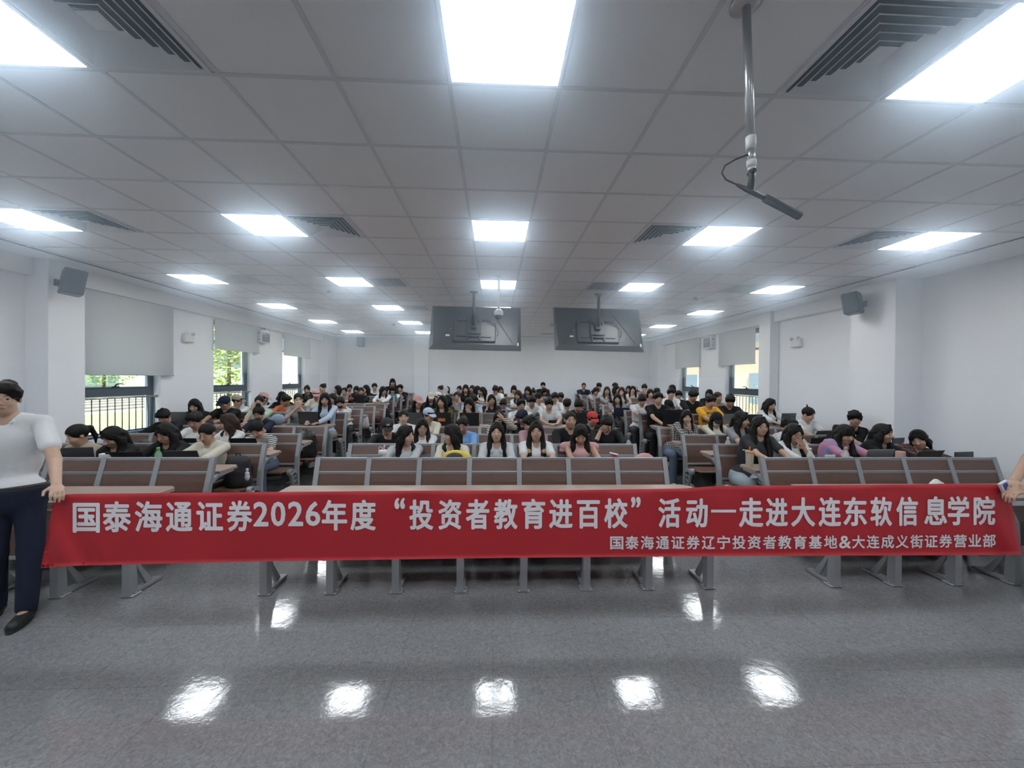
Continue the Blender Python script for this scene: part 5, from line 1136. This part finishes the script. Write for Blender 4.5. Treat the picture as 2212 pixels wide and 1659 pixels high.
m = MB(); m.tube([pp(0), pp(.80)], .0165, 12); m.build('pole', M_STEEL, t)
m = MB(); m.tube([pp(.79), pp(.865)], .020, 12); m.build('clamp_collar', M_WHITE, t)
m = MB(); m.tube([pp(.86), pp(.945)], .0145, 12); m.build('inner_pole', M_STEEL, t)
m = MB(); m.tube([pp(.93), pp(.97)], .019, 12); m.tube([pp(.97), pp(.99)], .015, 10); m.build('lower_collar', M_WHITE, t)
a0 = at(1592, 399, sy)-Vector((sx, sy, CEIL)); a1 = at(1652, 428, sy+.01)-Vector((sx, sy, CEIL)); a2 = at(1728, 467, sy+.02)-Vector((sx, sy, CEIL)); cl_ = at(1620, 410, sy)-Vector((sx, sy, CEIL))
m = MB(); m.tube([pp(.985), pp(1.03), cl_], [.014, .012, .013], 10); m.tube([pp(1.0)[0:1]+(-.02,)+pp(1.0)[2:3], pp(1.0)[0:1]+(.02,)+pp(1.0)[2:3]], .009, 8); m.build('swivel', M_BLACK, t)
m = MB(); m.tube([a0, a0.lerp(a1, .35), a1], [.006, .0105, .0105], 12); m.build('body', M_DKGREY, t)
m = MB(); m.tube([a1, a2], .0165, 14); m.build('foam_windshield', mat('foam_grey', (.06, .065, .07), .9), t)
w0 = at(1615, 334, sy)-Vector((sx, sy, CEIL)); m = MB(); m.tube([w0, at(1588, 345, sy)-Vector((sx, sy, CEIL)), at(1566, 358, sy)-Vector((sx, sy, CEIL)), at(1559, 374, sy)-Vector((sx, sy, CEIL)), at(1568, 388, sy)-Vector((sx, sy, CEIL)), a0], .0035, 6); m.build('cable', M_BLACK, t)

def speaker(c, rz, tilt, lab, w, bx):
    t = empty('wall_speaker', c, lab, 'speaker', 'black wall speakers'); rot = Matrix.Rotation(rz, 3, 'Z') @ Matrix.Rotation(tilt, 3, 'X')
    m = MB(); m.box((0, 0, 0), (w, .21, .33), .012, rot); m.build('cabinet', mat('speaker_black', (.035, .04, .047), .5), t)
    m = MB(); m.box(rot @ Vector((0, .107, 0)), (w-.02, .006, .31), .002, rot); m.build('grille', M_BLACK, t)
    m = MB(); m.box(rot @ Vector((.04, -.107, -.12)), (.05, .003, .012), 0, rot); m.build('badge', M_STEEL, t)
    m = MB(); b = Vector(bx); m.tube([(0, 0, 0), b], .016, 8); m.box(b, (.03 if abs(bx[0]) > .05 else .09, .09 if abs(bx[0]) > .05 else .03, .09), .004); m.build('bracket', M_DKGREY, t); return t
speaker((-5.66, 5.60, 3.065), R(-38), R(-8), 'black wall speaker on the pillar above the standing man', .26, (-.225, .04, .0))
speaker((5.68, 6.14, 3.07), R(35), R(-8), 'black wall speaker on the pale pillar opposite the window side', .25, (.205, .02, .0))
speaker((-4.98, 15.02, 3.18), R(172), R(8), 'small black wall speaker high on the back wall', .24, (0, .215, .0))
def emergency(c, sg, lab):
    t = empty('emergency_light', c, lab, 'emergency light', 'twin-head emergency lights'); m = MB(); m.box((sg*.035, 0, 0), (.07, .26, .17), .012); m.build('battery_box', M_WHITE, t)
    for s in (-1, 1):
        m = MB(); m.lathe([(.015, 0), (.030, .02), (.034, .045), (.031, .048), (.001, .04)], (sg*.05, s*.07, .095), 14, Vector((sg*.55, s*.35-.4, -.1)).normalized()); m.build('lamp_head', M_STEEL if s > 0 else M_WHITE, t)
emergency((XL, 8.30, 2.60), 1, 'white twin-head emergency light between the first two lawn windows')
emergency((XR, 7.95, 2.62), -1, 'white twin-head emergency light on the plain wall by the pale pillar')
def display_box(c, sg, lab):
    t = empty('wall_display_box', c, lab, 'display', 'wall display boxes'); m = MB(); m.box((sg*.075, 0, 0), (.15, .40, .34), .01); m.build('casing', M_WHITE, t)
    m = MB(); m.box((sg*.152, .01, 0), (.006, .35, .28), .002); m.build('dark_front', mat('display_glass', (.03, .04, .055), .15), t)
    m = MB()
    for k, z in enumerate((.08, -.02, -.09)): m.lathe([(.03 if k != 1 else .015, 0), (.028 if k != 1 else .014, .006), (.001, .008)], (sg*.075, -.20, z), 12, (0, -1, 0))
    m.build('knobs', mat('knob_grey', (.35, .36, .37), .5), t)
    m = MB(); m.box((sg*.06, .04, .235), (.08, .10, .13), .01); m.build('top_unit', M_BLACK, t)
    m = MB(); m.box((sg*.158, .0, .01), (.003, .10, .02)); m.box((sg*.158, .09, .01), (.003, .03, .03)); m.build('front_marks', mat('mark_grey', (.3, .33, .36), .4), t)  # two small grey rectangles on the dark front
display_box((XL, 10.80, 2.90), 1, 'white box with dark front on the wall between the farther lawn windows')
display_box((XR, 11.20, 2.93), -1, 'white box with dark front on the wall between the stone-side windows')
m = MB(); c0 = at(6, 690, 5.0); m.tube([(0, 0, .06), (.015, .02, .07), (.02, .05, .04), (.01, .05, 0), (.015, .03, -.05), (.01, .05, -.10), (.012, .03, -.17)], .005, 6); m.box((.004, 0, .05), (.02, .06, .06), .004)
o = m.build('loose_cable', M_BLACK, None, (XL, 5.03, c0.z)); tag(o, 'short loose black cable end dangling from the side wall near the standing man', 'cable')

# ---------------------------------------------------------------- things on the desks
M_LID = {'grey': mat('laptop_grey', (.085, .088, .095), .38, .5), 'dark': mat('laptop_dark', (.03, .032, .036), .4, .3), 'black': mat('laptop_black', (.012, .012, .014), .4), 'silver': mat('laptop_silver', (.30, .31, .32), .35, .6), 'teal': mat('laptop_teal', (.10, .30, .32), .5), 'navy': mat('case_navy', (.02, .025, .05), .6)}
def desk_pt(px, py, row, dy):
    Y = YBK(row)+dy; p = at(px, py, Y); return Vector((p.x, Y, DESKZ(row)))
def laptop(px, py, row, lab, col='dark', w=.33, d=.225, ang=100, rz=0, dy=.13, cat='laptop', name='laptop'):
    """desk of the given bench row; the lid's outside faces the camera"""
    p = desk_pt(px, py, row, dy); t = empty(name, p, lab, cat, 'laptops on the desks', R(rz)); m = MB(); m.box((0, d/2, .009), (w, d, .016), .004); m.build('base', M_LID[col], t)
    m = MB(); m.box((0, d*.45, .018), (w-.04, d*.42, .002)); m.build('keyboard', M_BLACK, t)
    rot = Matrix.Rotation(R(90-ang), 3, 'X').inverted(); h_ = d*.98; m = MB(); m.box(Vector((0, 0, .014))+rot @ Vector((0, 0, h_/2)), (w, .008, h_), .003, rot); lid = m.build('lid', M_LID[col], t)
    m = MB(); m.box(Vector((0, 0, .014))+rot @ Vector((0, .0047, h_/2)), (w-.02, .001, h_-.03), 0, rot); m.build('screen', mat('lcd', (.04, .05, .06), .2), lid); return t, lid, rot, h_
laptop(160, 985, 1, 'large grey laptop in front of the tied-up hair and beige shirt', 'grey', .40, .25, 102, 12)
laptop(285, 985, 1, 'dark laptop folded almost flat in front of the bent black figure', 'dark', .36, .23, 122, 6, .22)
laptop(403, 985, 1, 'grey laptop lid tilted far back beside the green-capped bottle', 'grey', .34, .23, 116, 4, .2)
laptop(532, 955, 2, 'dark laptop lid low in front of the striped tee', 'dark', .34, .23, 116, 4, .20)
laptop(404, 955, 2, 'black laptop in front of the white tee with dark bowed hair', 'black', .33, .22, 108)
laptop(388, 938, 3, 'pale silver tablet lid behind the clip-haired figure, near the window wall', 'silver', .24, .19, 115)
laptop(388, 916, 4, 'dark laptop standing open before the off-shoulder woman by the window wall', 'grey', .28, .23, 98)
laptop(668, 919, 4, 'open dark grey laptop in front of the long-haired typist', 'grey', .37, .25, 106, -4, .2)
laptop(894, 919, 4, 'dark laptop in front of the peach-capped woman', 'grey', .30, .23, 96)
t, lid, rot, h_ = laptop(954, 919, 4, 'black laptop with an orange picture sticker before the olive sweater', 'black', .35, .24, 96)
m = MB(); m.box(Vector((0, 0, .014))+rot @ Vector((.0, -.0048, h_*.42)), (.13, .002, .055), 0, rot); m.build('sticker', mat('sticker_orange', (.55, .16, .05), .5, var=.5, vscale=30), lid)
laptop(1014, 919, 4, 'plain black laptop in front of the face-covering taupe top', 'black', .36, .24, 97)
laptop(1256, 912, 4, 'upright black laptop in front of the bowed black tee', 'black', .34, .25, 92)
laptop(1452, 919, 4, 'very large black laptop at the aisle end before the frowning man', 'black', .38, .32, 97, 3, .16)
laptop(1569, 918, 4, 'open silver grey laptop before the round white emblem', 'silver', .30, .24, 104, 22, .2)
laptop(1627, 910, 4, 'dark laptop with a wide lid before the waist-long hair', 'dark', .36, .23, 97, 8)
laptop(1701, 918, 4, 'grey laptop standing open against the plain side wall', 'grey', .36, .26, 97, 14)
laptop(1070, 892, 5, 'flat navy tablet case before the fist-on-cheek woman', 'navy', .40, .20, 94, name='tablet')
laptop(1497, 893, 5, 'black laptop before the wide-fringed man', 'black', .28, .22, 96)
laptop(1770, 956, 2, 'black laptop in front of the man leaning to the side wall', 'black', .36, .23, 96, 12)
laptop(1768, 938, 3, 'grey laptop lid tipped far back toward the side wall', 'grey', .34, .24, 118, 14, .2)
laptop(1936, 955, 2, 'small dark laptop peeking out behind straight long hair', 'grey', .24, .23, 97, 12)
laptop(1893, 985, 1, 'silver laptop in front of the turned-away black-clad woman', 'silver', .37, .24, 104, 6)
laptop(1990, 985, 1, 'dark grey laptop tipped low before the head-tilting woman', 'grey', .38, .24, 118, 8, .22)
laptop(1342, 880, 6, 'dark tablet case in front of the peeking woman', 'navy', .36, .21, 98, name='tablet')
laptop(773, 872, 8, 'open dark laptop next to the soft-drink bottle', 'dark', .34, .24, 97)
laptop(848, 857, 9, 'teal laptop lid before the dark fringe at the aisle', 'teal', .26, .22, 98)
laptop(805, 857, 9, 'black laptop beside the back-swept hair in the far rows', 'black', .28, .20, 97)
laptop(1184, 853, 9, 'upright black tablet on a stand before the bent figure', 'black', .17, .24, 92, name='tablet')
def bottle(px, py, row, lab, h_, r_, body, capc, fill=None, dy=.2, cat='bottle', label_m=None):
    p = desk_pt(px, py, row, dy); t = empty('bottle', p, lab, cat, 'drink bottles'); m = MB(); m.lathe([(r_*.92, 0), (r_, .006), (r_, h_*.62), (r_*.9, h_*.72), (r_*.42, h_*.86), (r_*.40, h_*.90)], (0, 0, 0), 18); m.build('bottle_body', body, t)
    m = MB(); m.lathe([(r_*.46, h_*.88), (r_*.46, h_), (r_*.40, h_*1.01)], (0, 0, 0), 14); m.build('bottle_cap', capc, t)
    if fill: m = MB(); m.lathe([(r_*.88, .008), (r_*.93, h_*.5), (r_*.93, h_*.55)], (0, 0, 0), 16); m.build('drink', fill, t)
    if label_m: m = MB(); m.lathe([(r_*1.01, h_*.32), (r_*1.01, h_*.58)], (0, 0, 0), 18); m.build('paper_label', label_m, t)
    return t
def clear(name, c):
    m = mat(name, c, .08, alpha=.42); return m
CLR = clear('clear_bottle', (.75, .80, .82)); GRN = clear('green_bottle', (.45, .75, .50))
bottle(342, 985, 1, 'small green-capped bottle in front of the clip-haired figure', .235, .034, GRN, mat('cap_green', (.16, .50, .20), .4))
bottle(1750, 985, 1, 'bottle of yellow-green drink with white cap by the bracelet wrist', .235, .034, CLR, M_WHITE, mat('drink_lime', (.42, .60, .05), .3), label_m=None)
bottle(1827, 985, 1, 'clear bottle with tan cap in front of the tie-dye top', .245, .034, CLR, mat('cap_tan', (.55, .40, .25), .4))
bottle(1572, 957, 2, 'empty clear bottle beside the heather grey tee', .225, .034, CLR, M_WHITE)
bottle(1358, 957, 2, 'clear bottle with blue cap at the aisle end beside the bowed forehead', .22, .033, CLR, mat('cap_blue', (.04, .08, .35), .4))
bottle(1798, 957, 2, 'white-capped bottle half hidden behind the tie-dye woman', .25, .03, CLR, M_WHITE)
bottle(755, 872, 8, 'soft-drink bottle with red label beside the dark laptop', .25, .034, mat('cola', (.02, .01, .008), .1), mat('cap_red', (.5, .03, .03), .4), label_m=mat('cola_label', (.50, .04, .04), .5))
p = desk_pt(827, 985, 1, .18); t = empty('straw_cup', p, 'clear tumbler with white lid and lilac flip straw on the bench desk', 'cup'); m = MB(); m.lathe([(.034, 0), (.036, .01), (.038, .15), (.040, .17)], (0, 0, 0), 20); m.build('tumbler', clear('tumbler_clear', (.72, .72, .74)), t)
m = MB(); m.lathe([(.047, .165), (.049, .175), (.049, .205), (.043, .212), (.001, .214)], (0, 0, 0), 20); m.build('lid', M_WHITE, t)
ml = mat('lilac_plastic', (.58, .42, .58), .4); m = MB(); m.tube([(.005, 0, .21), (.012, 0, .24), (.02, 0, .268)], .010, 10); m.build('straw', ml, t); m = MB(); m.tube([(-.040, 0, .20), (-.048, 0, .235), (-.03, 0, .252), (-.012, 0, .238), (.0, 0, .215)], .006, 8); m.build('carry_loop', ml, t)
p = desk_pt(1637, 1000, 1, .24); p.x = 3.045; t = empty('drink_cup', p, 'tall white drink cup with orange straw on the aisle end of the desk', 'cup'); m = MB(); m.lathe([(.036, 0), (.038, .005), (.045, .17), (.047, .175)], (0, 0, 0), 20); m.build('paper_cup', mat('cup_cream', (.62, .58, .46), .5), t)
m = MB(); m.lathe([(.048, .172), (.049, .182), (.044, .192), (.001, .195)], (0, 0, 0), 20); m.build('lid', mat('lid_orange', (.60, .28, .12), .5), t); m = MB(); m.tube([(.0, 0, .185), (.004, 0, .245)], .006, 8); m.build('straw', mat('straw_orange', (.65, .18, .04), .4), t); m = MB(); m.tube([(-.01, 0, .2), (-.09, -.01, .208)], .006, 6); m.build('lid_tab', M_WHITE, t)
p = desk_pt(1945, 985, 1, .2); t = empty('pink_mug', p, 'ribbed dusty-pink mug beside the low dark grey laptop', 'mug'); m = MB(); m.lathe([(.042, 0), (.046, .01), (.047, .06), (.046, .065), (.047, .07), (.047, .19), (.042, .20), (.04, .195), (.038, .18)], (0, 0, 0), 22); m.build('mug_body', mat('dusty_pink', (.48, .31, .27), .6), t); m = MB(); m.tube([(.046, 0, .15), (.075, 0, .14), (.075, 0, .07), (.046, 0, .05)], .006, 8); m.build('handle', MATS['dusty_pink'], t)
p = desk_pt(1161, 912, 4, .2); t = empty('tumbler', p, 'tall black tumbler with flip lid between the two white tees', 'cup'); m = MB(); m.lathe([(.036, 0), (.038, .006), (.041, .20)], (0, 0, 0), 18); m.build('tumbler_body', M_BLACK, t); m = MB(); m.lathe([(.043, .20), (.043, .225), (.036, .235), (.001, .237)], (0, 0, 0), 18); m.box((.0, 0, .245), (.05, .03, .022), .006); m.build('lid', M_DKGREY, t)
def flat(px, py, row, name, lab, cat, d, m_, rz=0, dy=.2, ch=.004, zz=0):
    p = desk_pt(px, py, row, dy)
    if ch > .01:                                                   # soft things: one padded volume
        v = Vol(); rr_ = min(d)*.42; v.cap((-d[0]/2+rr_, 0, d[2]*.40), (d[0]/2-rr_, 0, d[2]*.46), rr_, None, .03); v.ell((0, 0, d[2]*.5), (d[0]*.5, d[1]*.52, d[2]*.5), None, .03); P, Q = v.mesh(min(.011, min(d)/7)); P[:, 2] = np.maximum(P[:, 2], 0)
        o = bpy.data.objects.new(name, np_mesh(name, P, Q, [m_])); COL.objects.link(o); o.location = p+Vector((0, 0, zz))
    else: m = MB(); m.box((0, 0, d[2]/2), d, ch); o = m.build(name, m_, None, p+Vector((0, 0, zz)))
    o.rotation_euler = (0, 0, R(rz)); return tag(o, lab, cat)
flat(229, 988, 1, 'earphone_case', 'small white earphone case on the desk by the bent black figure', 'earphone case', (.11, .06, .185), M_WHITE, 8, .12, .009)
o = flat(1793, 988, 1, 'phone', 'white phone propped on the desk edge before the tie-dye top', 'phone', (.14, .012, .075), M_WHITE, 6, .10, .005, .10); m = MB(); m.box((0, .05, -.045), (.10, .08, .09), .01); m.build('stand', M_DKGREY, o)
o = flat(1326, 988, 1, 'snack_packet', 'red and white snack packet before the empty seat of the second row', 'packet', (.10, .05, .18), mat('packet_red', (.42, .03, .03), .35, var=.3, vscale=40), -10, .14, .02); m = MB(); m.box((.0, 0, .178), (.10, .05, .012), .004, Matrix.Rotation(R(12), 3, 'Y')); m.build('white_top', M_WHITE, o)
flat(1392, 989, 1, 'pouch', 'pink cloth pouch at the aisle end of the desk', 'pouch', (.24, .10, .185), mat('pouch_pink', (.62, .32, .31), .8, var=.1), 4, .16, .035)
flat(2082, 988, 1, 'tablet_case', 'grey closed tablet case propped at the wall end of the desk', 'tablet', (.28, .02, .20), M_LID['grey'], 8, .16, .006)
flat(310, 958, 2, 'pencil_case', 'dark pencil case with red corner lying by the window wall', 'pencil case', (.20, .10, .19), M_DKGREY, 10, .14, .03)
flat(758, 874, 8, 'cloth_pouch', 'small red pouch in front of the soft-drink bottle', 'pouch', (.16, .06, .10), mat('pouch_red', (.30, .04, .05), .8), 0, .08, .02, .075)
flat(1425, 920, 4, 'phone', 'black phone lying at the aisle end before the frowning man', 'phone', (.075, .15, .009), M_BLACK, 30, .30)
flat(640, 922, 4, 'notebook', 'dark notebook lying under the clasped hands', 'notebook', (.30, .21, .012), M_DKGREY, 4, .26)
flat(600, 920, 4, 'denim_bundle', 'folded pale denim jacket on the desk beside the mint green tee', 'jacket', (.24, .16, .20), mat('denim_pale', (.25, .33, .42), .9, var=.3, vscale=25), 10, .22, .06)
pz = CL and at(1193, 912, YBK(4)+.26); m = MB(); m.box((0, 0, 0), (.15, .012, .075), .005, Matrix.Rotation(R(35), 3, 'X')); o = m.build('phone', M_BLACK, None, Vector((pz.x, YBK(4)+.24, DESKZ(4)+.075))); tag(o, 'black phone held up by the man with thick fringe', 'phone')
rn = random.Random(2)
v = Vol(); v.ell((0, 0, .03), (.07, .035, .03)); v.cap((-.05, 0, .03), (.0, .01, .06), .015, .02, .02); v.cap((.0, .01, .055), (.06, -.01, .02), .02, .01, .02); P, Q = v.mesh(.008); P = P+np.random.RandomState(3).uniform(-.003, .003, P.shape)
o = bpy.data.objects.new('tissue', np_mesh('tissue', P, Q, [M_WHITE])); COL.objects.link(o); pt = at(2024, 1044, 3.75); o.location = (pt.x, 3.75, .782); tag(o, 'crumpled white tissue on the front desk beneath the empty bench', 'tissue')
# soft bags
def bag(loc, dims, lab, m_, cat='backpack', name='backpack', straps=True, rz=0, charm=False):
    t = empty(name, loc, lab, cat, 'bags on the benches', R(rz)); v = Vol(); w, d, h_ = dims
    v.ell((0, 0, h_*.42), (w*.52, d*.5, h_*.46), None, .06); v.cap((-w*.28, 0, h_*.14), (w*.28, 0, h_*.14), d*.36, None, .05); v.cap((0, -d*.28, h_*.16), (0, -d*.28, h_*.42), w*.26, w*.24, .04); v.cap((-w*.22, 0, h_*.72), (w*.22, 0, h_*.72), d*.32, None, .05)
    P, Q = v.mesh(.014); P[:, 2] = np.maximum(P[:, 2], 0); o = bpy.data.objects.new('bag_body', np_mesh('bag_body', P, Q, [m_])); COL.objects.link(o); o.parent = t
    if straps:
        m = MB(); m.tube([(-.03, .0, h_*.86), (-.025, 0, h_*.98), (.025, 0, h_*.98), (.03, 0, h_*.86)], .009, 6); m.build('grab_handle', M_BLACK, t)
        for s in (-1, 1): m = MB(); m.tube([(s*w*.25, d*.3, h_*.8), (s*w*.36, d*.5, h_*.5), (s*w*.3, d*.4, h_*.1)], .014, 6); m.build('strap', M_BLACK, t)
        m = MB(); m.tube([(-w*.26, -d*.30-.02, h_*.60), (0, -d*.46, h_*.64), (w*.26, -d*.30-.02, h_*.60)], .005, 5); m.build('zip', M_DKGREY, t)
    if charm: m = MB(); m.ell((w*.50, -d*.2, h_*.30), (.03, .03, .045)); m.ell((w*.50, -d*.2, h_*.41), (.026, .026, .026)); m.ell((w*.5, -d*.2, h_*.52), (.018, .018, .02)); m.build('plush_charm', mat('charm_white', (.6, .58, .66), .8), t)
    return t
M_BAG = mat('bag_black', (.016, .017, .019), .7, bump=.2, bscale=25)
bag((-3.17, YBK(2)-.28, .462), (.27, .24, .42), 'black backpack with white plush charm on the seat beside the cream shirt', M_BAG, charm=True)
bag((-3.24, YBK(4)-.30, .462), (.36, .28, .50), 'slumped black bag on the aisle-end seat beneath the open grey laptop', mat('bag_black_shiny', (.014, .014, .015), .35, bump=.3, bscale=18), 'bag', 'shoulder_bag')
bag((-3.22, YBK(7)-.30, ZFL(7)+.462), (.30, .24, .30), 'white printed cloth bag on an aisle-end seat behind the masked hoodie', mat('bag_white', (.58, .58, .58), .9, bump=.2, bscale=25), 'bag', 'cloth_bag', False)
bag((-3.14, YBK(8)-.30, ZFL(8)+.462), (.26, .2, .22), 'maroon pouch-like bag on an aisle-end seat in the far rows', mat('bag_maroon', (.10, .02, .03), .6), 'bag', 'pouch_bag', False)
bag((3.22, YBK(5)-.32, ZFL(5)+.462) if False else (3.62, YBK(6)-.30, ZFL(6)+.462), (.30, .24, .42), 'navy blue backpack on the seat beside the white-tee phone user', mat('bag_navy', (.02, .035, .09), .7, bump=.2, bscale=25))
bag((-1.62, YBK(10)-.30, ZFL(10)+.462), (.34, .26, .95), 'white and grey cloth bag piled high beside the dark long hair in the far rows', mat('bag_pale', (.50, .51, .52), .9, bump=.3, bscale=14), 'bag', 'cloth_bag', False)
bag((5.0-.10, YBK(11)-.30, ZFL(11)+.462), (.34, .26, .80), 'black backpack standing on a far seat by the back seam', M_BAG)
# yellow bag on the desk: arched top with a dark opening
p = desk_pt(985, 986, 1, .17); t = empty('yellow_bag', p, 'yellow bag with black arched opening lying on the desk before the cream cardigan', 'bag'); v = Vol(); v.ell((0, 0, .09), (.17, .075, .125)); v.ell((.10, 0, .075), (.10, .07, .10)); v.cap((-.12, 0, .04), (.15, 0, .04), .05); P, Q = v.mesh(.009); P[:, 2] = np.maximum(P[:, 2], 0)
o = bpy.data.objects.new('bag_body', np_mesh('bag_body', P, Q, [mat('bag_yellow', (.62, .46, .03), .6)])); COL.objects.link(o); o.parent = t
v = Vol(); v.ell((-.01, -.045, .125), (.105, .045, .07)); P, Q = v.mesh(.009); o = bpy.data.objects.new('dark_opening', np_mesh('dark_opening', P, Q, [M_BLACK])); COL.objects.link(o); o.parent = t
